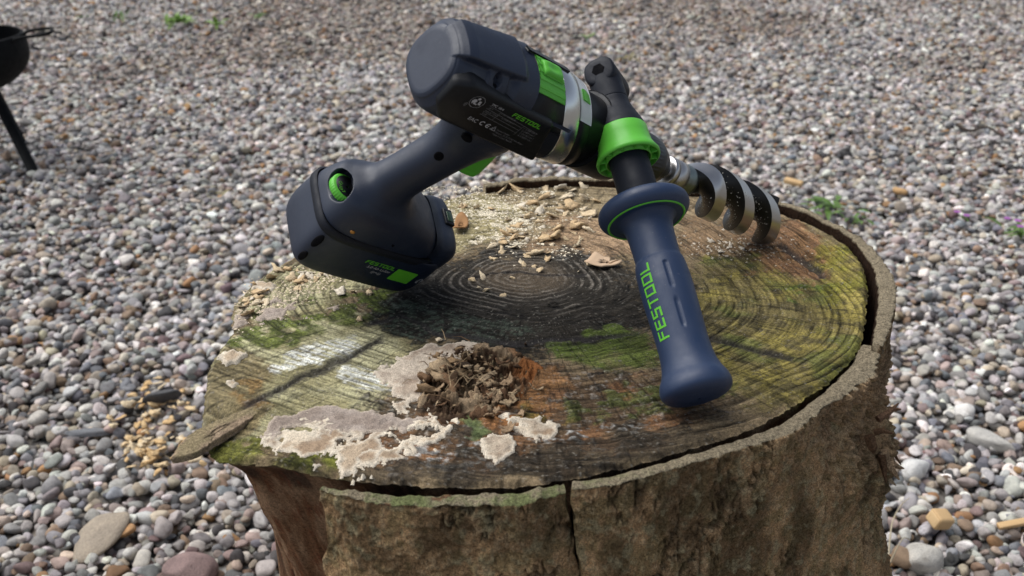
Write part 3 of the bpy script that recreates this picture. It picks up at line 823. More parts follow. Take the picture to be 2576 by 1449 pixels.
# --- crust fungus plates
M['crust'] = vcol_mat('crust_fungus', .9, 800, (.75, 1.2), .7, .0012, .15, 420)
def crust(name, polys, seed, th_=.0032, cs=.0011, colr=None, holes=.0, rag=26, label=None, wild=0.0):
    allp = np.concatenate([np.array(p, float) for p in polys]); W = plan(allp[:, 0], allp[:, 1])
    x0, x1, y0, y1 = W[:, 0].min() - .012, W[:, 0].max() + .012, W[:, 1].min() - .012, W[:, 1].max() + .012
    xs = np.arange(x0, x1, cs); ys = np.arange(y0, y1, cs)
    Xg, Yg = np.meshgrid(xs, ys, indexing='ij'); x = Xg.ravel(); y = Yg.ravel()
    u, v = image_uv(x, y)
    a = fbm2(x * 110, y * 110, seed, 5, .54); b_ = fbm2(x * 110 + 50, y * 110, seed + 3, 5, .54)
    uu = u + (a - .5) * rag * 2.4; vv = v + (b_ - .5) * rag * 1.7
    inside = np.zeros(len(x), bool)
    for p in polys: inside |= in_poly(uu, vv, p)
    nn = fbm2(x * 75, y * 75, seed + 9, 4)
    if holes: inside &= nn > (.30 + holes * .2)
    m_ = inside.reshape(Xg.shape)
    # soft inner distance by repeated erosion
    er = m_.astype(float); acc = np.zeros_like(er); cur = m_.copy()
    NE = 22 if wild else 5
    for k in range(NE):
        acc += cur; c2 = cur.copy(); c2[1:] &= cur[:-1]; c2[:-1] &= cur[1:]; c2[:, 1:] &= cur[:, :-1]; c2[:, :-1] &= cur[:, 1:]; cur = c2
    acc = (acc / NE).ravel()
    h, _ = wood_top(x, y)
    rel = fbm2(x * 300, y * 300, seed + 12, 3); lob = fbm2(x * 55, y * 55, seed + 15, 3)
    z = ZT + h - .0012 + (th_ * (.55 + .9 * lob) + .0018 * (rel - .5)) * np.where(acc > 0, .62 + .38 * acc, 0) + .0012 * (acc > 0)
    if wild: z = z + wild * (1.1 * np.abs(2 * fbm2(x * 120, y * 120, seed + 31, 5, .6) - 1) ** .8 - .30 + .5 * (fbm2(x * 500, y * 500, seed + 37, 2) - .5)) * sst(0, .6, acc)
    keep = m_[:-1, :-1] | m_[1:, :-1] | m_[:-1, 1:] | m_[1:, 1:]
    A, B_ = np.where(keep); n2 = len(ys)
    Fq = np.stack([A * n2 + B_, (A + 1) * n2 + B_, (A + 1) * n2 + B_ + 1, A * n2 + B_ + 1], -1)
    used = np.unique(Fq); mp = -np.ones(len(x), int); mp[used] = np.arange(len(used)); Fq = mp[Fq]
    c_ = colr(x, y, u, v, acc, rel, lob, nn)
    o = obj(name, mesh_data(name, np.stack([x, y, z], -1)[used] - ST0, Fq, np.clip(c_, .01, .85)[used], True, M['crust']), stump)
    if label: o['label'] = label
def mixc(a, b_, t): return np.array(a)[None] * (1 - t)[:, None] + np.array(b_)[None] * t[:, None]
def cream(x, y, u, v, acc, rel, lob, nn):
    c_ = mixc((.36, .29, .22), (.66, .57, .44), sst(.4, .6, lob) * .8 + .2 * rel)
    c_ = c_ * (1 - .5 * sst(.5, .62, nn))[:, None] + np.array([.27, .165, .085]) * (.5 * sst(.5, .62, nn))[:, None]
    e = (1 - sst(.2, .9, acc)) * .7
    return c_ * (1 - e)[:, None] + np.array([.72, .65, .53]) * e[:, None]
def greyc(x, y, u, v, acc, rel, lob, nn):
    c_ = mixc((.26, .21, .175), (.38, .32, .275), sst(.35, .65, lob))
    c_ = c_ * (.8 + .4 * rel)[:, None]
    e = (1 - sst(.2, .9, acc)) * .7
    return c_ * (1 - e)[:, None] + np.array([.50, .42, .34]) * e[:, None]
crust('crust_fungus', [[(655, 1085), (680, 1050), (760, 1030), (850, 1025), (930, 1040), (1000, 1050), (1080, 1052), (1060, 1075), (960, 1085), (900, 1090), (840, 1085), (780, 1075), (720, 1085), (690, 1100)]], 201, .0017, colr=greyc, label='smooth grey-brown crust fungus plate')
crust('crust_fungus', [[(662, 1100), (730, 1070), (800, 1078), (860, 1080), (850, 1115), (810, 1160), (740, 1148), (685, 1125)], [(830, 1135), (900, 1105), (960, 1090), (1020, 1100), (1075, 1110), (1020, 1142), (965, 1160), (940, 1185), (905, 1204), (860, 1196), (835, 1160)]], 211, .0014, colr=cream, holes=.42, rag=38, label='ragged cream crust fungus with lobed white margin')
crust('crust_fungus', [[(945, 935), (990, 905), (1060, 880), (1130, 865), (1200, 870), (1205, 895), (1140, 905), (1090, 920), (1065, 955), (1060, 1000), (1010, 1010), (985, 975), (950, 960)]], 221, .0016, colr=lambda *a: .5 * greyc(*a) + .5 * cream(*a), label='pale lilac-grey crust fungus beside the rotten hollow')
crust('crust_fungus', [[(990, 1010), (1060, 1005), (1110, 1030), (1060, 1050), (1000, 1040)], [(1055, 1040), (1110, 1035), (1130, 1055), (1080, 1062)]], 231, .0014, colr=cream, holes=.5)
crust('crust_fungus', [[(1210, 1110), (1240, 1090), (1275, 1095), (1300, 1120), (1290, 1150), (1250, 1162), (1220, 1145)]], 241, .0024, colr=cream, rag=16, label='thick rounded cream crust fungus patch')
crust('crust_fungus', [[(1255, 1050), (1280, 1040), (1310, 1055), (1345, 1060), (1370, 1050), (1400, 1070), (1390, 1095), (1350, 1105), (1320, 1090), (1290, 1075)]], 251, .0018, colr=cream, holes=.3, rag=18)
crust('crust_fungus', [[(590, 800), (640, 780), (700, 755), (760, 775), (700, 800), (640, 815), (600, 830)], [(740, 800), (800, 785), (870, 765), (820, 790), (760, 808)]], 261, .0014, colr=greyc, holes=.5, rag=22, label='thin grey crust fungus near the chipped rim')
crust('crust_fungus', [[(880, 1150), (960, 1110), (1080, 1095), (1120, 1060), (1150, 1075), (1090, 1130), (1000, 1160), (940, 1185)]], 265, .0018, colr=cream, holes=.62, rag=44, label='broken cream fungus flecks along the front')
crust('crust_fungus', [[(760, 1040), (900, 1060), (1060, 1060), (1120, 1050), (1100, 1085), (980, 1100), (860, 1110), (780, 1090)]], 267, .0018, colr=cream, holes=.6, rag=40)
crust('crust_fungus', [[(550, 905), (590, 885), (625, 890), (605, 910), (570, 918)]], 271, .0028, colr=cream, rag=12)
crust('crust_fungus', [[(572, 965), (590, 958), (600, 966), (582, 975)]], 281, .002, colr=cream, rag=6)
crust('crust_fungus', [[(640, 720), (670, 708), (700, 715), (668, 740)]], 291, .003, colr=cream, rag=14)

# --- rotten bracket remains: ragged flakes piled in the hollow
def flake(c, size, seed, curl):
    r_ = np.random.default_rng(seed)
    n = 9; g = np.linspace(-1, 1, n); A, B_ = np.meshgrid(g, g, indexing='ij')
    rad = np.hypot(A, B_); an = np.arctan2(B_, A)
    lim = .75 + .35 * np.sin(an * 2 + r_.uniform(0, 6)) * r_.uniform(.2, .8) + .2 * np.sin(an * 5 + r_.uniform(0, 6))
    k = np.maximum(np.abs(A), np.abs(B_)) / np.maximum(rad, 1e-6)
    x = A * k * lim; y = B_ * k * lim * r_.uniform(.4, .8)
    z = curl * (x * x - .3) + .22 * np.sin(3 * x + r_.uniform(0, 6)) * np.cos(2.5 * y + r_.uniform(0, 6)) + .15 * (r_.random(A.shape) - .5)
    P_ = np.stack([x, y, z], -1).reshape(-1, 3) * size
    e = Matrix.Rotation(r_.uniform(0, 6.28), 3, 'Z') @ Matrix.Rotation(r_.normal(0, .42), 3, 'X') @ Matrix.Rotation(r_.normal(0, .42), 3, 'Y')
    P_ = P_ @ np.array(e).T
    Q = P_ - np.array([0, 0, size * .12])
    V = np.concatenate([P_, Q]) + c
    f1 = grid_faces(n, n); f2 = grid_faces(n, n, base=n * n, flip=True)
    bd = [i for i in range(n)] + [i * n + n - 1 for i in range(1, n)] + [(n - 1) * n + i for i in range(n - 2, -1, -1)] + [i * n for i in range(n - 2, 0, -1)]
    f3 = [(bd[i], bd[(i + 1) % len(bd)], bd[(i + 1) % len(bd)] + n * n, bd[i] + n * n) for i in range(len(bd))]
    return V, np.concatenate([f1, f2, np.array(f3)])
def crumb(c, size, seed):
    r_ = np.random.default_rng(seed); D = ICO2
    V = D * (1 + 2.2 * (fbm3(D + seed * 1.7, 1.7, seed, 3) - .5) + 1.2 * (fbm3(D + seed, 4.0, seed + 3, 2) - .5))[:, None] * [1, r_.uniform(.4, .8), r_.uniform(.25, .6)]
    e = Matrix.Rotation(r_.uniform(0, 6.28), 3, 'Z') @ Matrix.Rotation(r_.normal(0, .6), 3, 'X') @ Matrix.Rotation(r_.normal(0, .6), 3, 'Y')
    return V * size @ np.array(e).T + c, np.column_stack([ICO2F, ICO2F[:, 2:]])[:, :3]
def heap(name, spots, parent, origin, mat, label):
    Vs = []; Fs = []; Cs = []; b_ = 0
    for i, (c, s_, tone) in enumerate(spots):
        V, Fc = crumb(np.array(c), s_, 900 + i)
        cv = np.array(tone) * (.4 + 1.2 * fbm3(V, 450, i, 3))[:, None]
        Vs.append(V); Fs.append(Fc + b_); Cs.append(cv); b_ += len(V)
    for i in range(40):                                                # curled bracket pieces
        u0, v0 = random.gauss(1215, 65), random.gauss(985, 38); c = plan(u0, v0) + [0, 0, .004]
        V, Fc = flake(c, random.uniform(.004, .010), 1300 + i, random.uniform(.1, .5)); Fc = np.concatenate([Fc[:, :3], Fc[:, [0, 2, 3]]])
        cv = np.array(random.choice([(.30, .21, .13), (.36, .27, .17), (.14, .08, .045)])) * (.5 + fbm3(V, 400, i, 3))[:, None]
        Vs.append(V); Fs.append(Fc + b_); Cs.append(cv); b_ += len(V)
    for i in range(45):                                                # rotten fibres
        u0, v0 = random.gauss(1170, 55), random.gauss(960, 35); c = plan(u0, v0) + [0, 0, random.uniform(.002, .012)]
        d = np.array([random.gauss(0, 1), random.gauss(0, 1), random.gauss(.2, .6)]); d /= np.linalg.norm(d); L_ = random.uniform(.006, .022)
        V, Fc = tube(np.array([c, c + d * L_ * .5 + [0, 0, .002], c + d * L_]), [.0004, .0003, .0002], 4)
        Fc = np.array([f[:3] for f in Fc if len(f) == 4] + [(f[0], f[2], f[3]) for f in Fc if len(f) == 4])
        Vs.append(V); Fs.append(Fc + b_); Cs.append(np.repeat([random.choice([(.34, .25, .15), (.18, .11, .06)])], len(V), 0)); b_ += len(V)
    o = obj(name, mesh_data(name, np.concatenate(Vs) - origin, np.concatenate(Fs), np.clip(np.concatenate(Cs), .004, .8), True, mat), parent)
    o['label'] = label; o['kind'] = 'stuff'
seed0 = 311
def rot_col(x, y, u, v, acc, rel, lob, nn):
    pk = np.abs(2 * fbm2(x * 120, y * 120, seed0 + 31, 5, .6) - 1)
    c_ = mixc((.045, .026, .015), (.30, .21, .125), sst(.25, .65, pk) * (.4 + 1.0 * rel))
    c_ = c_ * (1 - sst(.5, .64, lob))[:, None] + np.array([.24, .175, .11]) * (sst(.5, .64, lob) * (.5 + rel))[:, None]
    o_ = sst(1260, 1330, u) * sst(.4, .6, nn)
    return c_ * (1 - o_)[:, None] + np.array([.25, .10, .035]) * o_[:, None]
crust('rotten_wood', [[(1062, 955), (1085, 915), (1130, 885), (1200, 872), (1270, 885), (1345, 905), (1365, 925), (1330, 960), (1290, 1000), (1240, 1030), (1190, 1050), (1110, 1056), (1066, 1030)]], 311, .003, colr=rot_col, rag=24, label='rotten fibrous brown wood mound in the hollow', cs=.0009, wild=.014)
spots = []
tones = [(.07, .042, .024), (.15, .09, .05), (.24, .16, .09), (.32, .23, .14), (.04, .027, .018), (.40, .30, .19)]
for i in range(110):
    q = random.random()
    u0 = random.gauss(1185, 62); v0 = random.gauss(960, 38) - (u0 - 1185) * .12
    if not (1055 < u0 < 1370 and 868 < v0 < 1062): continue
    p = plan(u0, v0); h = .012 * math.exp(-((u0 - 1150) / 90) ** 2 - ((v0 - 955) / 60) ** 2)
    tone = random.choice(tones[:4] if random.random() < .7 else tones)
    if v0 > 1000: tone = random.choice([(.24, .17, .10), (.30, .22, .14), (.15, .09, .05)])
    spots.append(((p[0], p[1], ZT + h * random.uniform(.3, 1.2) + .001), random.choice([.001, .0015, .002, .003, .006]) * random.uniform(.8, 1.2), tone))
heap('rotten_fungus', spots, stump, ST0, M['crust'], 'crumbling dark brown bracket fungus remains in a hollow')
# splinters on the torn bark at the far side
sp = []
def splinters(n):
    parts = []; cols = []
    for i in range(n):
        u0 = random.uniform(2165, 2238); v0 = random.uniform(1035, 1215)
        z = random.uniform(ZT - .10, ZT - .02)
        yb = 0.70 + random.uniform(-.03, .05)
        d = np.array([(u0 - 1288) / FOC, (v0 - 724.5) / FOC, 1.]) @ RM
        p = CAM + d * (yb / d[1])
        dirv = np.array([random.uniform(.0, .5), random.uniform(-.3, .3), random.uniform(-1, .2)]); dirv /= np.linalg.norm(dirv)
        Ln = random.uniform(.010, .024); w = random.uniform(.002, .0045)
        path = np.array([p, p + dirv * Ln * .5 + np.random.default_rng(i).normal(0, .0015, 3), p + dirv * Ln])
        V, Fc = tube(path, [w, w * .8, w * .2], 5)
        parts.append((V, Fc)); cols.append(np.repeat([random.choice([(.34, .24, .15), (.22, .13, .08), (.12, .07, .04), (.42, .33, .22)])], len(V), 0))
    V, Fc = join(parts)
    o = obj('bark_splinters', mesh_data('bark_splinters', V - ST0, Fc, np.concatenate(cols), False, M['bark']), stump)
    o['label'] = 'torn pale splinters where the bark has broken away'; o['kind'] = 'stuff'
splinters(20)
# ------------------------------------------------------------------ cordless drill (local frame: X spindle forward, Y its left, Z up)
DB = np.array([[0.676, -0.2238, 0.7021], [0.5553, 0.781, -0.2857], [-0.4844, 0.583, 0.6523]])
_u, _sv, _vt = np.linalg.svd(DB); DB = _u @ _vt
DT = np.array([0.0466, 0.7836, 0.7484])
DM = Matrix.Identity(4)
for i in range(3):
    for j in range(3): DM[i][j] = DB[i, j]
    DM[i][3] = DT[i]
drill = obj('cordless_drill', None, label='dark blue cordless drill with green accents propped on the stump', cat='drill')
drill.matrix_world = DM
DXv, DYv, DZv = np.eye(3)
def to_local(p): return (np.asarray(p) - DT) @ DB
def dpart(name, VF, mat, parent=None, smooth=True, label=None):
    V, Fc = VF
    o = obj(name, mesh_data(name, V, Fc, None, smooth, M[mat] if isinstance(mat, str) else mat), parent or drill)
    if label: o['label'] = label
    return o
def bevel(o, w=.0006, seg=2, ang=35):
    md = o.modifiers.new('edge', 'BEVEL'); md.width = w; md.segments = seg; md.limit_method = 'ANGLE'; md.angle_limit = math.radians(ang)
    return o

# motor housing: dense skin so that the ridge, recess and vents are shaped into it
_ux = np.linspace(0, 1, 190); _x = -.1480 + .0700 * _ux ** 1.9
_x = np.concatenate([np.full(8, -.1466), np.linspace(-.1465, -.1445, 14), np.linspace(-.1442, -.1400, 14), np.linspace(-.1395, -.0780, 150)])
_k = np.concatenate([np.linspace(.0006, .74, 8), .74 + (.82 - .74) * np.sin(np.linspace(.05, 1, 14) * np.pi / 2), np.linspace(.826, .955, 14), np.interp(np.linspace(-.1395, -.0780, 150), [-.1395, -.137, -.133], [.962, .985, 1.0])])
S_ = np.column_stack([_x, np.interp(_x, [-.148, -.138, -.128, -.112, -.095, -.078], [.0300, .0315, .0325, .0329, .0333, .0336]) * _k,
                      np.interp(_x, [-.148, -.138, -.128, -.112, -.095, -.078], [.0290, .0290, .0295, .0312, .0326, .0338]) * _k,
                      np.interp(_x, [-.148, -.128, -.112, -.095, -.078], [-.0048, -.0042, -.0036, -.0022, -.0004])])
seg = 256
ph = np.linspace(0, 2 * np.pi, seg, endpoint=False)
V = []
for (x, a, b_, zc) in S_:
    n = 2.6
    y = -np.sign(np.cos(ph)) * np.abs(np.cos(ph)) ** (2 / n) * a; z = np.sign(np.sin(ph)) * np.abs(np.sin(ph)) ** (2 / n) * b_
    ang = np.degrees(np.arctan2(z, -y)); rad = np.hypot(y, z)
    ridge = sst(56, 61, ang) * (1 - sst(118, 124, ang)) * sst(-.149, -.143, x) * (1 - sst(-.094, -.087, x))
    rec = sst(26, 34, ang) * (1 - sst(54, 59, ang)) * sst(-.144, -.139, x) * (1 - sst(-.101, -.094, x))
    rib = sst(26, 34, ang) * (1 - sst(54, 59, ang)) * sst(-.1215, -.1195, x) * (1 - sst(-.104, -.102, x))
    slot = (np.hypot((x + .1125) / .0036, (ang - 47) / 9) < 1) * 1.0
    k = 1 + (ridge * .0034 - rec * .0026 + rib * .0018 - slot * .006) / np.maximum(rad, .004) * (rad > .012)
    V.append(np.column_stack([np.full(seg, x), y * k, z * k + zc]))
V = np.concatenate(V)
Fc = [tuple(f) for f in grid_faces(len(S_), seg, False, True)] + [tuple(range(seg))[::-1], tuple(range((len(S_) - 1) * seg, len(S_) * seg))]
housing = dpart('motor_housing', (V, Fc), 'navy')
# black side panel with print
def rpoly(pts, r, n=5):
    """polygon with rounded corners, 2D"""
    P_ = np.array(pts, float); out = []
    for i in range(len(P_)):
        a, b_, c_ = P_[i - 1], P_[i], P_[(i + 1) % len(P_)]
        d1 = (a - b_) / np.linalg.norm(a - b_); d2 = (c_ - b_) / np.linalg.norm(c_ - b_)
        for t in np.linspace(0, 1, n):
            q0 = b_ + d1 * r * (1 - t); q1 = b_ + d2 * r * t
            out.append(q0 * (1 - t) + q1 * t)
    return np.array(out)
def plate(pts, y0, y1, r=.002):
    """prism on the X-Z plane between y0 (outer) and y1"""
    q = rpoly(pts, r); n = len(q)
    c = q.mean(0); e = np.sign(q - c) * np.minimum(np.abs(q - c), 1)
    rows = [np.column_stack([q[:, 0], np.full(n, y1), q[:, 1]])]
    for ins, dy in ((0, .0042), (.0005, .0026), (.0016, .0010), (.0034, .0)):
        qi = c + (q - c) * (1 - ins / np.array([np.abs(q - c)[:, 0].max(), np.abs(q - c)[:, 1].max()]))
        rows.append(np.column_stack([qi[:, 0], np.full(n, y0 + dy), qi[:, 1]]))
    V = np.concatenate(rows); Fl = [tuple(f)[::-1] for f in grid_faces(5, n, False, True)] + [tuple(range(4 * n, 5 * n))]
    return V, Fl
PY = -.0345
def panel_y(x): return -np.interp(x, [-.150, -.146, -.140, -.134, -.128, -.078, -.03], [.0255, .0290, .0322, .0338, .0343, .0348, .0352])
def fit_panel(VF):
    V, Fc = VF; V = np.array(V, float); V[:, 1] += panel_y(V[:, 0]) - PY; return V, Fc
panel = dpart('side_panel', fit_panel(plate([(-.1440, .0105), (-.1425, -.0110), (-.132, -.0215), (-.090, -.0225), (-.034, -.0225), (-.052, .0165), (-.100, .0170), (-.134, .0172)], PY, -.022, .003)), 'black', label='glossy black rating plate panel')
# gear housing, band, nose: the joints run at a slant
def shear(VF, k=.5):
    V, Fc = VF; V = V.copy(); V[:, 0] -= k * V[:, 2]; return V, Fc
def ring_x(prof, seg=96, slant=True):
    VF = lathe(prof, (0, 0, 0), (1, 0, 0), seg)
    return shear(VF) if slant else VF
V, Fc = lathe([(-.0785, .030), (-.0785, .0336), (-.060, .0334), (-.0335, .0332), (-.0335, .029)], (0, 0, 0), (1, 0, 0), 96)
V[:, 0] -= .5 * V[:, 2] * (V[:, 0] + .0785) / .045
dpart('gear_housing', (V, Fc), 'black')
V, Fc = ring_x([(-.034, .030), (-.034, .0338), (-.033, .0344), (-.018, .0342), (-.0168, .0336), (-.0168, .030)])
dpart('metal_band', (V, Fc), 'silver')
dpart('nose', join([ring_x([(-.0170, .030), (-.0170, .0333), (-.010, .0325), (-.003, .0305), (0.0, .027)]), lathe([(-.02, .0275), (.012, .0275), (.016, .024), (.03, .0225), (.055, .022), (.058, .020)], (0, 0, 0), (1, 0, 0), 72)]), 'black')
def cyl_patch(x0, x1, a0, a1, rf, nx=24, na=48, slant=0.0, thick=.002, end=0.0):
    xs = np.linspace(x0, x1, nx); an = np.radians(np.linspace(a0, a1, na))
    A, B_ = np.meshgrid(xs, an, indexing='ij'); r = rf(A, np.degrees(B_))
    def mk(r):
        P_ = np.stack([A, -r * np.cos(B_), r * np.sin(B_)], -1); P_[..., 0] -= slant * P_[..., 2] + end * P_[..., 2] * (A - x0) / (x1 - x0); return P_.reshape(-1, 3)
    V = np.concatenate([mk(r), mk(r - thick)]); n = nx * na
    f1 = grid_faces(nx, na); f2 = grid_faces(nx, na, base=n, flip=True)
    bd = list(range(na)) + [i * na + na - 1 for i in range(1, nx)] + [(nx - 1) * na + i for i in range(na - 2, -1, -1)] + [i * na for i in range(nx - 2, 0, -1)]
    f3 = np.array([(bd[i], bd[i] + n, bd[(i + 1) % len(bd)] + n, bd[(i + 1) % len(bd)]) for i in range(len(bd))])
    return V, np.concatenate([f1, f2, f3])
sw = dpart('gear_switch_bed', cyl_patch(-.0775, -.0342, 52, 104, lambda x, a: .0342 + .0006 * (np.cos(np.radians(a * 36)) > .2), 30, 150, 0, .002, .5), 'green', smooth=False, label='ribbed bright green gear selector bed')
V, Fc = cyl_patch(-.0740, -.0530, 75, 97, lambda x, a: .0345 + .0040 * np.clip(1 - ((a - 86) / 11) ** 4, 0, 1) ** .7 * np.clip(1 - ((x + .0635) / .0105) ** 4, 0, 1) ** .6 - .0016 * np.exp(-((a - 86) / 5) ** 2 - ((x + .0650) / .006) ** 2), 30, 30)
dpart('slider', (V, Fc), 'green', sw)
dpart('switch_frame', cyl_patch(-.084, -.040, 103, 112, lambda x, a: .0358 + 0 * x, 16, 10), 'black')
dpart('indicator_ring', cyl_patch(-.0165, -.002, 44, 128, lambda x, a: .0342 - (x + .0165) * .16, 10, 50, .5), plastic('white_ring', (.62, .64, .64), .25, .5, .05))
dpart('indicator', cyl_patch(-.0130, -.0035, 70, 84, lambda x, a: .0352 - (x + .0165) * .16 + .0008 * np.sin((x + .014) * 392), 10, 12, .5), 'green')
dpart('lower_shell', cyl_patch(-.0560, -.0350, -66, 16, lambda x, a: .0348 + 0 * x, 12, 40, .45), 'soft')
dpart('shell_lip', cyl_patch(-.0735, -.0310, 24, 28.5, lambda x, a: .0347 + 0 * x, 12, 6, .12), 'navy')
# knurled chuck
pr = resample([(.056, .010), (.057, .0195), (.060, .0212), (.092, .0212), (.102, .0185), (.112, .0135), (.116, .0065)], 10)
V, Fc = lathe(pr, (0, 0, 0), (1, 0, 0), 120)
k = 1 + .012 * np.sign(np.sin(np.arctan2(V[:, 2], V[:, 1]) * 40 + V[:, 0] * 300)) * ((V[:, 0] > .061) & (V[:, 0] < .091))
V[:, 1] *= k; V[:, 2] *= k
dpart('chuck', (V, Fc), 'dark_steel')

# main handle with foot
HS = [(-.010, -.072, .034, .027, 2.2), (-.030, -.069, .034, .0265, 2.2), (-.044, -.0645, .030, .0215, 2.2), (-.058, -.0645, .0235, .0180, 2.2), (-.075, -.067, .0200, .0170, 2.2), (-.095, -.071, .0195, .0165, 2.2),
      (-.115, -.0755, .0195, .0165, 2.2), (-.127, -.077, .0215, .0185, 2.3), (-.135, -.0755, .0310, .0235, 2.5), (-.141, -.0710, .0420, .0285, 2.8), (-.148, -.0640, .0510, .0318, 3.1), (-.158, -.0590, .0575, .0332, 3.6), (-.170, -.0585, .0585, .0338, 4.0)]
Hd = resample([h[:4] + (h[4],) for h in HS], 16)
seg = 220; ph = np.linspace(0, 2 * np.pi, seg, endpoint=False); V = []
for (z, cx, a, b_, n) in Hd:
    V.append(np.column_stack([cx + np.sign(np.cos(ph)) * np.abs(np.cos(ph)) ** (2 / n) * a, np.sign(np.sin(ph)) * np.abs(np.sin(ph)) ** (2 / n) * b_, np.full(seg, z)]))
V = np.concatenate(V)
WHEEL = np.array([-.1075, -.0015, -.1490])
q = np.stack([(V[:, 0] + .110) / .0150, (V[:, 1] - WHEEL[1]) / .0150, (V[:, 2] + .1465) / .0105], -1)
inside = np.linalg.norm(q, axis=1)
push = (1 - sst(.92, 1.0, inside))
V[:, 0] += push * .014; V[:, 1] += push * .005
Fc = [tuple(f)[::-1] for f in grid_faces(len(Hd), seg, False, True)] + [tuple(range(seg)), tuple(range((len(Hd) - 1) * seg, len(Hd) * seg))[::-1]]
handle = dpart('handle', (V, [f[::-1] for f in Fc]), 'navy')
# ribbed torque wheel
wr, wt = .0130, .0066
pts = [(0, 0.001), (0, wr - .0015), (.001, wr), (wt - .001, wr), (wt, wr - .0015), (wt, .0098), (wt + .0003, .0094), (wt + .0003, .001)]
V, Fc = lathe(pts, WHEEL + [0.0015, 0, -wt * .5], (0, 0, 1), 144)
d = V - (WHEEL + [0.0015, 0, 0]); rad = np.hypot(d[:, 0], d[:, 1]); an = np.arctan2(d[:, 1], d[:, 0])
k = 1 - .035 * (np.sin(an * 36) > .25) * (rad > wr - .0012)
V[:, 0] = WHEEL[0] + .0015 + d[:, 0] * k; V[:, 1] = WHEEL[1] + d[:, 1] * k
wheel = dpart('torque_wheel', (V, Fc), 'green', smooth=False, label='ribbed bright green torque setting wheel')
dpart('dial_face', lathe([(0, .001), (0, .0103), (-.0008, .0103)], WHEEL + [.0015, 0, wt * .5 + .0005], (0, 0, 1), 48), 'black', wheel)
# battery
BS = [(-.1690, -.0520, .0625, .0335, 5), (-.1700, -.0512, .0640, .0342, 5.5), (-.176, -.0505, .0645, .0345, 6), (-.195, -.0498, .0645, .0345, 6.5), (-.208, -.0492, .0630, .0341, 6.5), (-.2160, -.0488, .0610, .0328, 6), (-.2190, -.0487, .0588, .0308, 5.5), (-.2198, -.0487, .0555, .0280, 5)]
Bd = resample([b_ for b_ in BS], 8); seg = 160; ph = np.linspace(0, 2 * np.pi, seg, endpoint=False); V = []
for (z, cx, a, b_, n) in Bd:
    V.append(np.column_stack([cx + np.sign(np.cos(ph)) * np.abs(np.cos(ph)) ** (2 / n) * a, np.sign(np.sin(ph)) * np.abs(np.sin(ph)) ** (2 / n) * b_, np.full(seg, z)]))
V = np.concatenate(V); Fc = [tuple(f) for f in grid_faces(len(Bd), seg, False, True)] + [tuple(range(seg))[::-1], tuple(range((len(Bd) - 1) * seg, len(Bd) * seg))]
battery = dpart('battery', (V, Fc), M['navy'])
fb = loft([((x, 0, -.166 + dz), DYv, DZv, b_, a, 4) for x, b_, a, dz in ((-.012, .0285, .018, 0), (-.004, .0305, .0195, 0), (.006, .0305, .0195, 0), (.0105, .0290, .018, -.0008), (.0128, .0255, .015, -.0015), (.0135, .020, .011, -.002))], 96)
front = dpart('latch_block', fb, 'navy', battery)
dpart('release_button', rbox(.004, 0.004, -.1463, .010, .016, .0035, .001, 2), 'black', battery)
dpart('level_light', rbox(.0045, 0.004, -.1448, .006, .010, .0016, .0005, 2), plastic('dim_green_lens', (.02, .05, .02), .2, .5, .02), battery)
# dark belt where the battery locks on
V, Fc = loft([((-.0572, 0, z), DXv, DYv, a, b_, 4.6) for z, a, b_ in ((-.1655, .0600, .0335), (-.1662, .0612, .0351), (-.1728, .0614, .0353), (-.1735, .0600, .0344))], 160)
dpart('battery_belt', (V, Fc), 'soft')
# trigger, reverse button, near-black raised discs painting the shade of screw holes
tr = loft([((cx, 0, z), DXv, DYv, a, .0072, 3) for z, cx, a in ((-.046, -.046, .012), (-.054, -.043, .0135), (-.062, -.0415, .0140), (-.070, -.0405, .0142), (-.078, -.0385, .0135), (-.083, -.0380, .0115))], 48)
dpart('trigger', tr, 'green', label='bright green speed trigger')
dpart('reverse_button', cyl_patch(-.0680, -.0500, -55, -44, lambda x, a: .0368 + 0 * x, 10, 10), 'green', label='bright green direction switch')
def flush_disc(c, nrm, rx, ry, up=(0, 0, 1), name='screw_hole_shade', mat='hole', parent=None):
    nrm = np.asarray(nrm, float); nrm /= np.linalg.norm(nrm); e2 = np.asarray(up, float) - nrm * np.dot(up, nrm); e2 /= np.linalg.norm(e2); e1 = np.cross(e2, nrm)
    secs = [(np.asarray(c) + nrm * h, e1, e2, rx * k, ry * k, 2) for h, k in ((.0002, 1.0), (.0005, .9), (.0006, .5), (.0006, .05))]
    secs = [(np.asarray(c) - nrm * .002, e1, e2, rx, ry, 2)] + secs
    return dpart(name, loft(secs, 32), mat, parent)
flush_disc((-.0805, -.0130, -.0705), (-.55, -.85, 0), .0036, .0042)
flush_disc((-.0900, -.0250, -.034), (-.4, -.85, -.25), .0045, .0032)
flush_disc((-.1108, -.0300, -.1835), (-.85, -.75, .1), .0030, .0075, parent=battery)
flush_disc((-.1085, -.0298, -.2060), (-.85, -.75, -.2), .0028, .0065, parent=battery)
flush_disc((-.0955, -.0318, -.1595), (-.2, -1, .15), .0022, .0016, name='brass_insert', mat='brass')
flush_disc((-.055, -.0318, -.1560), (.1, -.9, .35), .0022, .0048)

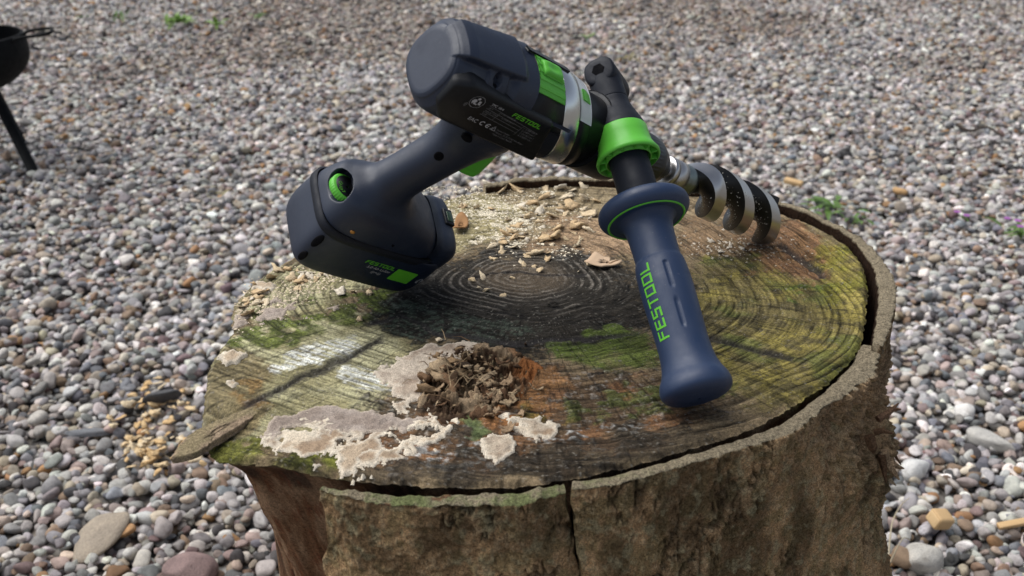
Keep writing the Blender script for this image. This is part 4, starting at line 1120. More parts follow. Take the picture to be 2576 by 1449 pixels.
# --- print
FEST = 'FESTOOL'
def glyph(ch):
    s = .17; W = .92
    R_ = {'F': [(0, 0, s, 1), (s, 1 - s, .80, 1), (s, .45, .68, .45 + s)],
          'E': [(0, 0, s, 1), (s, 1 - s, .80, 1), (s, .42, .72, .42 + s), (s, 0, .80, s)],
          'S': [(0, .42, s, 1), (s, 1 - s, .80, 1), (s, .42, .80 - s, .42 + s), (.80 - s, s, .80, .42 + s), (0, 0, .80, s)],
          'T': [(0, 1 - s, .84, 1), (.42 - s / 2, 0, .42 + s / 2, 1 - s)],
          'O': [(0, 0, s, 1), (.86 - s, 0, .86, 1), (s, 0, .86 - s, s), (s, 1 - s, .86 - s, 1)],
          'L': [(0, 0, s, 1), (s, 0, .76, s)]}[ch]
    adv = {'F': .95, 'E': 1.0, 'S': 1.0, 'T': .99, 'O': 1.06, 'L': .80}[ch]
    return R_, adv
def word_rects(w):
    x = 0; out = []
    for ch in w:
        R_, adv = glyph(ch); out += [(a + x, b_, c_ + x, d) for a, b_, c_, d in R_]; x += adv
    return out, x - .04
def print_word(name, w, fmap, length, mat, parent, height=None, div=6):
    rects, tot = word_rects(w); k = length / tot; hk = height or k
    V = []; Fl = []
    for a, b_, c_, d in rects:
        nx = max(2, int((c_ - a) * div) + 1); ny = max(2, int((d - b_) * div) + 1)
        base = len(V)
        for i in range(nx):
            for j in range(ny):
                V.append(fmap((a + (c_ - a) * i / (nx - 1)) * k, (b_ + (d - b_) * j / (ny - 1)) * hk))
        Fl += [tuple(f) for f in grid_faces(nx, ny, base=base)]
    return dpart(name, (np.array(V), Fl), mat, parent, smooth=False)
side = lambda x0, z0, y: (lambda s, t: (x0 + s, y, z0 + t))
print_word('brand_lettering', FEST, side(-.0897, .0085, PY - .0003), .0285, 'green_print', panel, height=.0038)
BY = -.0348
print_word('brand_lettering', FEST, side(-.0615, -.1872, BY), .0310, 'green_print', battery, height=.0045)
def text_part(name, body, origin, e1, e2, size, mat, parent):
    cu = bpy.data.curves.new(name, 'FONT'); cu.body = body; cu.size = 1.0
    to = bpy.data.objects.new(name, cu); COL.objects.link(to)
    dg = bpy.context.evaluated_depsgraph_get()
    me = bpy.data.meshes.new_from_object(to.evaluated_get(dg))
    bpy.data.objects.remove(to); bpy.data.curves.remove(cu)
    e1 = np.asarray(e1, float); e2 = np.asarray(e2, float); P_ = np.array([v.co[:] for v in me.vertices])
    if not len(P_): return
    W = np.asarray(origin) + P_[:, :1] * size * e1 + P_[:, 1:2] * size * e2
    me.vertices.foreach_set('co', W.astype(np.float32).ravel()); me.materials.clear(); me.materials.append(M[mat]); me.update()
    return obj(name, me, parent)
M['grey_print'] = plastic('grey_print', (.16, .16, .17), .5, .3)
Xs = (1, 0, 0); Zs = (0, 0, 1)
def ptext(s, x, z, size, mat='grey_print'): return text_part('rating_text', s, (x, PY - .0003, z), Xs, Zs, size, mat, panel)
ptext('TPC 18/4', -.1110, .0092, .0030, 'white_print')
for s, x, z in (('18 V', -.1105, .0058), ('max ø 13mm', -.1105, .0026), ('S-Nr.', -.1105, -.0006), ('T-Nr. 10038126', -.0985, .0058), ('n: 3600 min-1', -.0945, .0026),
                ('1: 0-500 min-1', -.0720, .0028), ('2: 0-800 min-1', -.0715, .0003), ('3: 0-2150 min-1', -.0710, -.0022), ('4: 0-3600 min-1', -.0705, -.0047)):
    ptext(s, x, z, .0023)
for s, z in (('Festool GmbH', -.0082), ('Wertstr. 20, D-73240 Wendlingen', -.0106), ('Made in Czech Republic', -.0130)):
    ptext(s, -.0880, z, .0021)
ptext('EAC', -.1155, -.0098, .0046, 'white_print')
def arc2(cx, cz, r0, r1, a0, a1, n=24):
    a = np.radians(np.linspace(a0, a1, n)); V = []
    for r in (r0, r1): V += [(cx + r * math.cos(t), PY - .0003, cz + r * math.sin(t)) for t in a]
    return np.array(V), [(i, i + 1, n + i + 1, n + i) for i in range(n - 1)]
def polyf(pts, y=PY - .0003): return np.array([(x, y, z) for x, z in pts]), [tuple(range(len(pts)))]
IX, IZ = -.1215, .0066
icon = [arc2(IX, IZ, .0054, .0056, 0, 360, 48), (lambda a: (a[0], [tuple(range(24))]))((np.array([(IX - .0005 + .0011 * math.cos(t), PY - .0003, IZ + .0030 + .0011 * math.sin(t)) for t in np.linspace(0, 2 * np.pi, 24, endpoint=False)]), 0)),
        polyf([(IX - .0042, IZ - .0005), (IX - .0035, IZ + .0014), (IX - .0018, IZ + .0020), (IX - .0006, IZ + .0006), (IX - .0008, IZ - .0016), (IX + .0012, IZ - .0018), (IX + .0012, IZ - .0028), (IX - .0020, IZ - .0026), (IX - .0020, IZ - .0008), (IX - .0030, IZ - .0030)]),
        polyf([(IX + .0010, IZ + .0016), (IX + .0030, IZ + .0018), (IX + .0032, IZ + .0002), (IX + .0012, IZ)]), polyf([(IX + .0012, IZ - .0002), (IX + .0032, IZ), (IX + .0040, IZ - .0018), (IX + .0018, IZ - .0018)])]
dpart('read_manual_symbol', join(icon), 'white_print', panel, smooth=False)
ce = [arc2(-.1025, -.0078, .0014, .0021, 50, 310), arc2(-.0968, -.0078, .0014, .0021, 50, 310), polyf([(-.0990, -.0081), (-.0990, -.0075), (-.0958, -.0075), (-.0958, -.0081)], PY - .00035)]
dpart('conformity_mark', join(ce), 'white_print', panel, smooth=False)
def tri(cx, cz, r, w):
    o_ = [(cx + r * math.cos(math.radians(a)), cz + r * math.sin(math.radians(a))) for a in (90, 210, 330)]; i_ = [(cx + (r - w) * math.cos(math.radians(a)), cz + (r - w) * math.sin(math.radians(a))) for a in (90, 210, 330)]
    V = np.array([(x, PY - .0003, z) for x, z in o_ + i_]); return V, [(k, (k + 1) % 3, 3 + (k + 1) % 3, 3 + k) for k in range(3)]
dpart('compliance_triangle', join([tri(-.0912, -.0082, .0030, .0006), arc2(-.0912, -.0085, .0008, .0011, 60, 330)]), 'white_print', panel, smooth=False)
dpart('wave_symbol', join([arc2(-.1292, .0010, r, r + .0003, -50, 50, 10) for r in (.0010, .0018, .0026)]), 'grey_print', panel, smooth=False)
def hline(x0, z0, x1, z1, w=.00014):
    d_ = np.array([x1 - x0, z1 - z0]); d_ /= np.linalg.norm(d_); n_ = np.array([-d_[1], d_[0]]) * w
    return polyf([(x0 + n_[0], z0 + n_[1]), (x1 + n_[0], z1 + n_[1]), (x1 - n_[0], z1 - n_[1]), (x0 - n_[0], z0 - n_[1])], PY - .00025)
dpart('rating_table', join([hline(-.1115, .0084, -.0580, .0040), hline(-.1115, .0052, -.0740, .0030), hline(-.1115, .0020, -.0740, 0), hline(-.1115, -.0012, -.0740, -.0030), hline(-.0990, .0070, -.0990, -.0016), hline(-.0735, .0050, -.0735, -.0050)]), 'grey_print', panel, smooth=False)
text_part('capacity_text', '5,0 Ah Li-Ion', (-.0560, BY, -.1922), Xs, Zs, .0046, 'white_print', battery)
text_part('capacity_text', '((ı+ı))', (-.0480, BY, -.1975), Xs, Zs, .0044, 'white_print', battery)
dpart('green_label', (lambda q: (np.column_stack([q[:, 0], np.full(len(q), BY), q[:, 1]]), [tuple(range(len(q)))]))(rpoly([(-.0285, -.1995), (-.0285, -.1830), (-.0065, -.1830), (-.0065, -.1995)], .0012)), 'green_print', battery, smooth=False)
bt = np.array([(.0030 + .0040 * math.cos(t), -.0327 + .0003, -.1930 + .0036 * math.sin(t)) for t in np.linspace(0, 2 * np.pi, 28, endpoint=False)])
bt[:, 1] = -.0333 + (bt[:, 0] - .003) * .32
dpart('wireless_roundel', (bt, [tuple(range(28))]), 'white_print', battery, smooth=False)
def btl(p0, p1, w=.0004):
    p0 = np.array(p0); p1 = np.array(p1); d_ = (p1 - p0) / np.linalg.norm(p1 - p0); n_ = np.array([-d_[1], d_[0]]) * w
    P_ = np.array([p0 + n_, p1 + n_, p1 - n_, p0 - n_]); return np.column_stack([P_[:, 0] + .003, -.0336 + P_[:, 0] * .32, P_[:, 1] - .193]), [(0, 1, 2, 3)]
dpart('wireless_rune', join([btl((0, -.0026), (0, .0026)), btl((0, .0026), (.0014, .0013)), btl((.0014, .0013), (-.0014, -.0013)), btl((-.0014, .0013), (.0014, -.0013)), btl((.0014, -.0013), (0, -.0026))]), 'hole', battery, smooth=False)
for s, a in (('13', 128), ('10', 172), ('7', 215)):
    r_ = .0075; t = math.radians(a)
    text_part('dial_number', s, WHEEL + np.array([.0015 + r_ * math.cos(t) - .001, r_ * math.sin(t) - .002, wt * .5 + .0010]), (math.cos(t + 1.57) , math.sin(t + 1.57), 0), (-math.cos(t), -math.sin(t), 0), .0045, 'green_print', wheel)

for ch in panel.children:
    P_ = np.array([v.co[:] for v in ch.data.vertices]); P_[:, 1] += panel_y(P_[:, 0]) - PY
    ch.data.vertices.foreach_set('co', P_.astype(np.float32).ravel()); ch.data.update()
# --- side handle, clamped round the neck
A0 = np.array([.0345, -.2215, .0095]); A1 = np.array([.0235, .031, .026])
AX = (A1 - A0) / np.linalg.norm(A1 - A0)
camL = to_local(CAM)
cdir = camL - (A0 + A1) * .5; cdir -= AX * np.dot(cdir, AX); cdir /= np.linalg.norm(cdir)
ldir = np.cross(AX, cdir); 
rt = DB.T @ np.array([1.0, 0, 0])
if np.dot(ldir, rt) > 0: ldir = -ldir
GRIP = resample([(-.0100, .001), (-.0097, .0130), (-.0087, .0205), (-.0057, .0245), (-.0015, .0254), (.0035, .0243), (.0095, .0214), (.0180, .0192), (.0310, .0184), (.0500, .0188), (.0700, .0193), (.0860, .0189), (.0935, .0181), (.0958, .0173), (.0985, .0168), (.1100, .0170), (.1215, .0178), (.1275, .0198), (.1302, .0230), (.1315, .0280)], 14)
seg = 168
V, Fc = lathe(GRIP, A0, AX, seg, ref=cdir)
# finger slots pressed into the rubber
d = V - A0; s_ = d @ AX; rv = d - s_[:, None] * AX; an = np.degrees(np.arctan2(rv @ ldir, rv @ cdir)); rr = np.linalg.norm(rv, axis=1) + 1e-9
dep = np.zeros(len(V))
for s0, s1 in ((.0395, .0575), (.0690, .0870)):
    for a0 in (-14, 106, -134):
        ss = np.clip(s_, s0, s1); dd_ = np.hypot(s_ - ss, np.radians(an - a0) * .019)
        dep = np.maximum(dep, 1 - sst(.0009, .0019, dd_))
V = V - rv / rr[:, None] * (dep * .0011)[:, None]
sh = dpart('side_handle', (V, Fc), 'grip', label='blue-grey rubber side grip resting on the wood')
dpart('flange', lathe(resample([(.1300, .020), (.1302, .0275), (.1312, .0305), (.1345, .0336), (.1385, .0345), (.1425, .0330), (.1445, .0290), (.1450, .0150)], 8), A0, AX, 120), 'grip', sh)
dpart('green_line', lathe([(.1301, .0278), (.1297, .0280), (.1297, .0290), (.1303, .0295)], A0, AX, 120), 'green', sh)
dpart('handle_tube', lathe([(.140, .0150), (.144, .0153), (.190, .0150), (.215, .0150)], A0, AX, 96), 'soft', sh)
# green collar: flared cup with pockets
cup = resample([(.1840, .0160), (.1826, .0170), (.1822, .0178)], 3).tolist()
col_out = [(.1818, .0236), (.1826, .0246), (.1846, .0248), (.1880, .0230), (.1930, .0212), (.2000, .0206), (.2068, .0207), (.2086, .0196), (.2086, .0150)]
col_in = [(.1880, .0150), (.1880, .0165), (.1818, .0168), (.1818, .0178), (.1870, .0180), (.1870, .0225), (.1818, .0229)]
clr = dpart('collar', lathe(col_in + col_out, A0, AX, 120), 'green', sh, label='bright green flared locking collar')
for k in range(12):
    t = k * math.pi / 6 + .12
    e1 = np.cos(t) * cdir + np.sin(t) * ldir; e2 = np.cross(AX, e1)
    V, Fc = rbox(0, 0, 0, .0052, .0014, .0055, .0004, 2)
    V = A0 + AX * (.1845 + V[:, 2:3]) + e1 * (.0203 + V[:, 0:1]) + e2 * V[:, 1:2]
    dpart('collar_rib', (V, Fc), 'green', clr)
arm = resample([(.205, .0120), (.2055, .0195), (.2120, .0192), (.2200, .0165), (.2290, .0138), (.2350, .0132), (.2352, .0125), (.2362, .0125), (.2364, .0132), (.2460, .0130), (.2560, .0130)], 8)
dpart('clamp_arm', lathe(arm, A0, AX, 96), 'soft', sh)
hx = A0 + AX * .2585
nrm = cdir * .55 + (-np.array([1., 0, 0])) * .45 + AX * .35
e1 = nrm - AX * np.dot(nrm, AX) * .6; e1 /= np.linalg.norm(e1)
VF = loft([(hx + e1 * h, np.cross(AX, e1) / np.linalg.norm(np.cross(AX, e1)), AX, .0125 * k, .0115 * k, 2.6) for h, k in ((-.022, .9), (-.020, 1), (.0098, 1), (.0114, .95), (.0122, .86), (.0124, .6), (.0124, .05))], 64)
boss = dpart('clamp_boss', VF, 'soft', sh)
hexo = loft([(hx + e1 * h, np.cross(AX, e1) / np.linalg.norm(np.cross(AX, e1)), AX, .0054 * k, .0054 * k, 2) for h, k in ((.010, 1), (.0126, 1), (.0127, .95), (.0127, .05))], 6)  # raised near-black hexagon, painted shade instead of a sunk socket
dpart('hex_socket_shade', hexo, 'hole', boss, smooth=False)
dpart('clamp_ring', lathe(resample([(.010, .0225), (.011, .0300), (.014, .0312), (.044, .0312), (.048, .0296), (.049, .0225)], 6), (0, 0, 0), (1, 0, 0), 96), 'black', sh)
# brand on the grip, wrapped round the rubber
gs_, gr_ = GRIP[:, 0], GRIP[:, 1]
def on_grip(s, t):
    s = .0330 + s; r = np.interp(s, gs_, gr_) + .00025; a = math.radians(36) + (t - .0043) / .019
    return A0 + AX * s + r * (math.cos(a) * cdir + math.sin(a) * ldir)
print_word('brand_lettering', FEST, on_grip, .0580, 'green_print', sh, height=.0095, div=12)

M['blued'] = plastic('blued_steel', (.20, .23, .22), .34, .5, .02, 1.0)
# ------------------------------------------------------------------ auger bit, held in the chuck
auger = obj('auger_bit', None, label='thick black and steel spiral auger bit gripped in the drill chuck', cat='drill bit')
auger.matrix_world = DM
def apart(name, VF, mat, smooth=True): return dpart(name, VF, mat, auger, smooth)
apart('shank', lathe([(.095, .0060), (.1260, .0060), (.1270, .0050)], (0, 0, 0), (1, 0, 0), 36), 'steel')
apart('depth_collar', lathe([(.1230, .0050), (.1230, .0118), (.1238, .0128), (.1292, .0128), (.1294, .0123), (.1300, .0123), (.1302, .0130), (.1430, .0130), (.1438, .0120)], (0, 0, 0), (1, 0, 0), 72), 'steel')
PITCHX, RF = .0960, .0246                                  # two lands, one full turn every 96 mm
def phase(x): return math.radians(131) + 2 * np.pi * (x - .2720) / PITCHX
xs = np.linspace(.1480, .2930, 320)
LA = 31.0
half = np.concatenate([np.linspace(-LA, LA, 15), np.linspace(LA + 2, LA + 30, 12), np.linspace(LA + 36, 180 - LA - 36, 7), np.linspace(180 - LA - 30, 180 - LA - 2, 12)])
fa = np.concatenate([half, half + 180]); nh = len(half); na = 2 * nh
dist = np.abs((half + 90) % 180 - 90); dist = np.concatenate([dist, dist])
Vr = []
for x in xs:
    g = float(sst(.148, .176, np.array(x))); core = .0122 + (.0050 - .0122) * float(sst(.150, .185, np.array(x))); Ro = .0124 + (RF - .0124) * g
    w = np.clip((dist - LA) / 34, 0, 1); r = core + (Ro - core) * (1 - w) ** 1.7
    t = phase(x) + np.radians(fa)
    Vr.append(np.column_stack([np.full(na, x), r * np.cos(t), r * np.sin(t)]))
Vr = np.stack(Vr); allV = Vr.reshape(-1, 3)
Fq = grid_faces(len(xs), na, False, True)
island = ((Fq[:, 0] % na) % nh < 14)
def sub(Fx):
    us = np.unique(np.concatenate([np.array(f) for f in Fx])); mp_ = -np.ones(len(allV), int); mp_[us] = np.arange(len(us)); return allV[us], [tuple(mp_[list(f)]) for f in Fx]
apart('spiral_flute', sub([tuple(f) for f in Fq[~island]] + [tuple(range((len(xs) - 1) * na, len(xs) * na))]), 'bit_paint')
apart('cutting_land', sub([tuple(f) for f in Fq[island]]), 'steel')
apart('neck', lathe(resample([(.1425, .0118), (.147, .0126), (.153, .0132), (.158, .0122), (.162, .0090), (.164, .0040)], 6), (0, 0, 0), (1, 0, 0), 64), M['blued'])
# wood dust stuck on the flutes
dv = []; df = []
cand = np.where((np.arange(len(allV)) % na) % nh >= 16)[0]
r_ = np.random.default_rng(5)
for k in range(3000):
    i = r_.choice(cand)
    p = allV[i]
    if p[0] < .172: continue
    tng = r_.normal(size=3); tng /= np.linalg.norm(tng); b2 = np.cross(tng, r_.normal(size=3)); b2 /= np.linalg.norm(b2)
    rad = np.cross(tng, b2)
    L_, w_ = r_.uniform(.0002, .0008), r_.uniform(.0001, .0003)
    o_ = p + r_.normal(0, .0004, 3)
    b0 = len(dv); dv += [o_ - tng * L_ - b2 * w_, o_ + tng * L_ - b2 * w_, o_ + tng * L_ + b2 * w_, o_ - tng * L_ + b2 * w_, o_ + rad * .0003]
    df += [(b0, b0 + 1, b0 + 4), (b0 + 1, b0 + 2, b0 + 4), (b0 + 2, b0 + 3, b0 + 4), (b0 + 3, b0, b0 + 4)]
M['dust'] = plastic('wood_dust', (.72, .69, .62), .9, .1, .1)
o = apart('clinging_sawdust', (np.array(dv), df), 'dust', False); o['kind'] = 'stuff'
# ------------------------------------------------------------------ wood chips and sawdust from the drilling
def chip_mesh(seed, flat):
    r_ = np.random.default_rng(seed)
    D = ICO2; n = fbm3(D + seed * 2.3, 1.5, seed, 3); n2 = fbm3(D + seed, 3.2, seed + 5, 2)
    n3 = fbm3(D + seed * 5.1, 5.0, seed + 9, 2)
    V = D * (1 + 2.2 * (n - .5) + 1.4 * (n2 - .5) + .8 * (n3 - .5))[:, None] * [1, r_.uniform(.4, .85), flat]
    V[:, 2] += .35 * (V[:, 0] ** 2 - .3) * r_.uniform(-.6, .8)
    return V, ICO2F
def chip_mat():
    m, nt, b = new_mat('fresh_wood_chip')
    oi = nd(nt, 'ShaderNodeObjectInfo'); n = noise_node(nt, 2.2, 5, .7)
    r = ramp(nt, n.outputs[0], [(.3, (.8, .75, .68)), (.55, (1.12, 1.1, 1.08))])
    nt.links.new(mul(nt, oi.outputs['Color'], r.outputs[0]), b.inputs['Base Color']); b.inputs['Roughness'].default_value = .85; b.inputs['Specular IOR Level'].default_value = .15
    bump(nt, b, n.outputs[0], .5, .3)
    return m
M['chip'] = chip_mat()
chips = [mesh_data('chip_form', *chip_mesh(300 + i, [.14, .28, .10, .34][i % 4]), smooth=False, mat=M['chip']) for i in range(14)]
TONE = [(.80, .68, .49), (.76, .61, .40), (.82, .74, .60), (.70, .52, .31), (.76, .60, .38)]
def top_z(x, y): return ZT + float(wood_top(np.array([x]), np.array([y]))[0][0])
def put_chip(u, v, size, label, group, z=None, tone=None):
    p = plan(u, v, ZT if z is None else z)
    zz = top_z(p[0], p[1]) if z is None else ground_z(p[0], p[1])
    tone = tone or random.choice(TONE)
    word = ('small ' if size < .005 else 'thick ' if size > .0085 else 'medium ') + ('cream' if tone[2] / tone[0] > .6 else 'honey' if tone[2] / tone[0] < .46 else 'straw')
    label = label.replace('small pale', 'pale').replace('thin pale', 'pale').replace('pale', word, 1).replace('yellow', word, 1)
    o = obj('wood_chip', random.choice(chips), label=label, cat='wood chip', group=word + ' ' + group)
    o.location = (p[0], p[1], zz + size * .22)
    o.scale = (size, size, size); o.rotation_euler = (random.gauss(0, .35), random.gauss(0, .35), random.uniform(0, 6.28)); o.color = (*(tone or random.choice(TONE)), 1)
    return o
L_TOP = 'pale wood chip among the drilling debris at the back of the stump top'
# the larger ones, where they lie
for u, v, s in ((1398, 600, .011), (1365, 607, .009), (1400, 578, .007), (1440, 520, .012), (1480, 540, .010), (1470, 505, .009), (1425, 500, .009), (1390, 545, .008), (1350, 640, .007), (1452, 572, .009), (1478, 580, .006),
                (1330, 545, .007), (1372, 498, .009), (1342, 512, .007), (1310, 520, .007), (1502, 508, .006), (1465, 470, .010), (1405, 478, .008), (1290, 585, .006), (1268, 612, .006), (1375, 655, .005), (1318, 668, .004), (1238, 475, .011), (1260, 485, .009), (1300, 478, .008), (1412, 530, .009), (1360, 530, .008)):
    put_chip(u, v, s, L_TOP, 'wood chips at the back of the stump top')
for k in range(72):
    u = random.gauss(1345, 95); v = random.gauss(545, 48)
    if 1150 < u < 1520 and 474 < v < 680: put_chip(u, v, random.uniform(.0025, .0062), L_TOP, 'wood chips at the back of the stump top')
L_C = 'small pale wood crumb on the dark rings near the stump centre'
for u, v, s in ((1215, 700, .0045), (1325, 648, .0045), (1312, 664, .0040), (1356, 684, .0045), (1222, 735, .0045), (1266, 748, .0035), (1188, 707, .004), (1455, 683, .0025), (1482, 665, .004), (1290, 700, .0025), (1205, 727, .003), (1380, 640, .003), (1240, 655, .004)):
    put_chip(u, v, s, L_C, 'wood crumbs near the stump centre')
L_B = 'pale wood chip on the stump under the drill battery'
for u, v, s in ((655, 735, .009), (650, 762, .007), (622, 790, .008), (735, 700, .007), (770, 690, .008), (755, 708, .006), (860, 738, .007), (885, 735, .004), (930, 740, .006), (680, 700, .007), (700, 680, .006), (905, 808, .005), (640, 715, .006), (725, 678, .006), (795, 705, .005), (668, 762, .005), (610, 770, .006), (1104, 858, .004)):
    put_chip(u, v, s, L_B, 'wood chips under the battery')
for k in range(26):
    u = random.uniform(610, 830); v = 770 - (u - 590) * .42 + random.gauss(0, 16)
    put_chip(u, v, random.uniform(.002, .005), L_B, 'wood chips under the battery')
L_T = 'thin pale shaving beneath the auger bit tip on the stump'
for k in range(16):
    put_chip(random.gauss(1880, 60), random.gauss(618, 10), random.uniform(.0015, .0035), L_T, 'shavings beneath the auger bit', tone=(.66, .6, .5))
L_G = 'yellow wood chip fallen on the gravel beside the stump lip'
for k in range(105):
    t = random.random()
    u = 330 + 120 * t + random.gauss(0, 42); v = 960 + 200 * random.random() + random.gauss(0, 22)
    if random.random() < .3: u, v = random.gauss(372, 25), random.gauss(1110, 35)
    if u < 250 or (u > 500 and v < 1120): continue
    put_chip(u, v, random.uniform(.0045, .0125), L_G, 'wood chips fallen on the gravel', z=.035, tone=random.choice([(.80, .58, .32), (.82, .63, .38), (.84, .70, .48), (.74, .51, .26)]))
# fine sawdust that nobody could count
def sawdust(n, gen, name, label, zf, tone):
    V = []; C_ = []; Fl = []
    base = np.array([(1, 0, 0), (-.6, .8, 0), (-.5, -.9, .1), (0, 0, 1.0)])
    r_ = np.random.default_rng(91)
    pts = np.array([gen() for _ in range(n)]); P_ = plan(pts[:, 0], pts[:, 1]); hz = wood_top(P_[:, 0], P_[:, 1])[0]
    for i in range(n):
        s = r_.uniform(.0004, .0016) if r_.random() < .93 else r_.uniform(.0016, .0028)
        a = r_.uniform(0, 6.28); R2 = np.array([[math.cos(a), -math.sin(a), 0], [math.sin(a), math.cos(a), 0], [0, 0, .6]])
        b_ = len(V) * 1
        V.append((base * [1, r_.uniform(.5, 1.2), r_.uniform(.5, 1.3)]) @ R2.T * s + [P_[i, 0], P_[i, 1], ZT + hz[i]])
        C_.append(np.repeat([np.array(tone) * r_.uniform(.6, 1.15)], 4, 0)); k = i * 4
        Fl += [(k, k + 1, k + 3), (k + 1, k + 2, k + 3), (k + 2, k, k + 3)]
    return obj(name, mesh_data(name, np.concatenate(V), np.array(Fl), np.concatenate(C_), False, M['crust']), label=label, cat='sawdust', kind='stuff')
CLUMP = [(random.gauss(1270, 95), random.gauss(535, 45), random.choice([8, 14, 22, 40])) for _ in range(60)] + [(1230, 520, 90)] * 14
def g1():
    while True:
        c_ = random.choice(CLUMP); u = random.gauss(c_[0], c_[2]); v = random.gauss(c_[1], c_[2] * .4)
        if 1060 < u < 1560 and 470 < v < 760: return u, v
def g2():
    u = random.uniform(590, 900); return u, 785 - (u - 590) * .38 + random.gauss(0, 24)
def g3(): return random.gauss(1850, 90), random.gauss(622, 18)
sawdust(4000, g1, 'sawdust', 'fine pale sawdust strewn over the back of the stump', None, (.80, .72, .56))
sawdust(1100, g2, 'sawdust', 'fine pale sawdust around the drill battery', None, (.72, .61, .45))
sawdust(260, g3, 'sawdust', 'sparse pale dust below the auger bit', None, (.6, .54, .44))

# ------------------------------------------------------------------ scraps of leaf on the stump
def leaf(name, poly, z, colr, label, curl=.004, lift=0):
    p = plan(*np.array(poly, float).T, z=ZT + .004); c = p.mean(0); q = resample(np.vstack([p, p[:1]]), 4)[:-1]
    rows = [c + (q - c) * k for k in (1, .75, .5, .25)]
    G = np.stack(rows); G[..., 2] = ZT + .003 + lift + curl * (np.hypot(*(G[..., :2] - c[:2]).transpose(2, 0, 1)) / .02) ** 2 + .0015 * (fbm2(G[..., 0] * 200, G[..., 1] * 200, 3, 2) - .5)
    n = len(q); W = np.concatenate([G.reshape(-1, 3), [c + [0, 0, -.001 + lift]]])
    Fl = [tuple(f) for f in grid_faces(4, n, False, True)] + [(3 * n + i, 3 * n + (i + 1) % n, 4 * n) for i in range(n)]
    m = plastic(name + '_tissue', colr, .8, .2, .3)
    o = obj(name, mesh_data(name, W - c, Fl, None, True, m), loc=c, label=label, cat='leaf')
    md = o.modifiers.new('body', 'SOLIDIFY'); md.thickness = .0012
    return o
leaf('dry_leaf', [(1470, 664), (1488, 645), (1500, 638), (1520, 645), (1535, 648), (1532, 660), (1545, 658), (1562, 656), (1560, 662), (1530, 668), (1510, 672)], 0, (.50, .36, .24), 'tan dry leaf scrap lying on the dark stump rings')
leaf('dry_leaf', [(1140, 575), (1148, 550), (1165, 545), (1178, 555), (1172, 572), (1155, 582)], 0, (.30, .16, .07), 'orange-brown dead leaf scrap beside the drill battery', .006)

# ------------------------------------------------------------------ loose things on the gravel
def on_ground(u, v, dz=.03):
    p = plan(u, v, dz); return np.array([p[0], p[1], ground_z(p[0], p[1])])
def big_stone(u, v, scale, rot, colr, label, seed, p=9, planes=12, dz=.03, sink=.3, name='stone'):
    V, Fc = stone_shape(seed, p, planes, .09, (ICO4, ICO4F))
    o = obj(name, mesh_data(name, V, Fc, mat=M['stone_o']), label=label, cat='stone')
    c = on_ground(u, v, dz); o.location = (c[0], c[1], c[2] + scale[2] * sink); o.scale = scale; o.rotation_euler = rot; o.color = (*colr, 1)
big_stone(248, 1335, (.038, .052, .010), (.25, -.12, -.5), (.32, .265, .20), 'broad flat tan flagstone shard half buried in the gravel', 1021, 30, 8, sink=.9)
big_stone(476, 1432, (.038, .028, .020), (.25, .1, .2), (.25, .17, .155), 'large angular pink-brown stone in the gravel', 1012, 30, 9)
big_stone(228, 1085, (.050, .010, .006), (.1, .35, .75), (.22, .225, .235), 'thin grey slate splinter lying across the gravel', 1003, 16, 10, sink=1.2)
big_stone(2328, 1392, (.036, .027, .024), (.3, .1, .4), (.56, .53, .47), 'lumpy white flint with rust stains by the peg', 1004, 9, 14)
big_stone(2310, 1175, (.030, .020, .016), (.1, -.3, .5), (.66, .65, .62), 'kidney-shaped white pebble below the torn bark', 1006, 4, 9)
big_stone(2490, 1100, (.040, .017, .014), (.05, .1, -.4), (.48, .46, .42), 'long pale tapering pebble near the torn bark', 1007, 6, 9)
big_stone(408, 1000, (.034, .010, .020), (.5, .1, .5), (.08, .078, .08), 'dark flint flake standing on edge beside the stump', 1008, 14, 9, sink=.6)
# square-cut wooden peg
def endgrain(name, base, dark, scale):
    m, nt, b = new_mat(name); tc = nd(nt, 'ShaderNodeTexCoord'); w = nd(nt, 'ShaderNodeTexWave'); w.inputs['Scale'].default_value = scale; w.inputs['Distortion'].default_value = 1.5
    nt.links.new(tc.outputs['Object'], w.inputs['Vector']); r = ramp(nt, w.outputs[0], [(.2, dark), (.8, base)]); nt.links.new(r.outputs[0], b.inputs['Base Color']); b.inputs['Roughness'].default_value = .75
    return m
M['peg'] = endgrain('pine_offcut', (.66, .46, .24), (.46, .28, .12), 160)
c = on_ground(2362, 1322)
o = obj('wooden_peg', mesh_data('wooden_peg', *rbox(0, 0, 0, .030, .026, .022, .005, 3), None, True, M['peg']), loc=c + [0, 0, .010], label='short tan offcut of wooden peg on the gravel', cat='offcut'); o.rotation_euler = (.25, .25, .35)
c = on_ground(2555, 1318)
o = obj('wood_splinter', mesh_data('wood_splinter', *rbox(0, 0, 0, .055, .011, .007, .002, 2), None, True, M['peg']), loc=c + [0, 0, .006], label='yellow wood splinter lying on the gravel beyond the peg', cat='splinter'); o.rotation_euler = (.2, -.1, .15)
c = on_ground(1996, 458)
o = obj('wood_splinter', mesh_data('wood_splinter', *rbox(0, 0, 0, .05, .022, .014, .004, 2), None, True, M['peg']), loc=c + [0, 0, .008], label='small tan wood piece on the gravel behind the auger', cat='splinter'); o.rotation_euler = (.1, .1, -.5)
M['straw'] = plastic('dry_straw', (.42, .36, .25), .7, .2)
M['twig'] = plastic('dark_twig', (.05, .038, .03), .8, .2)
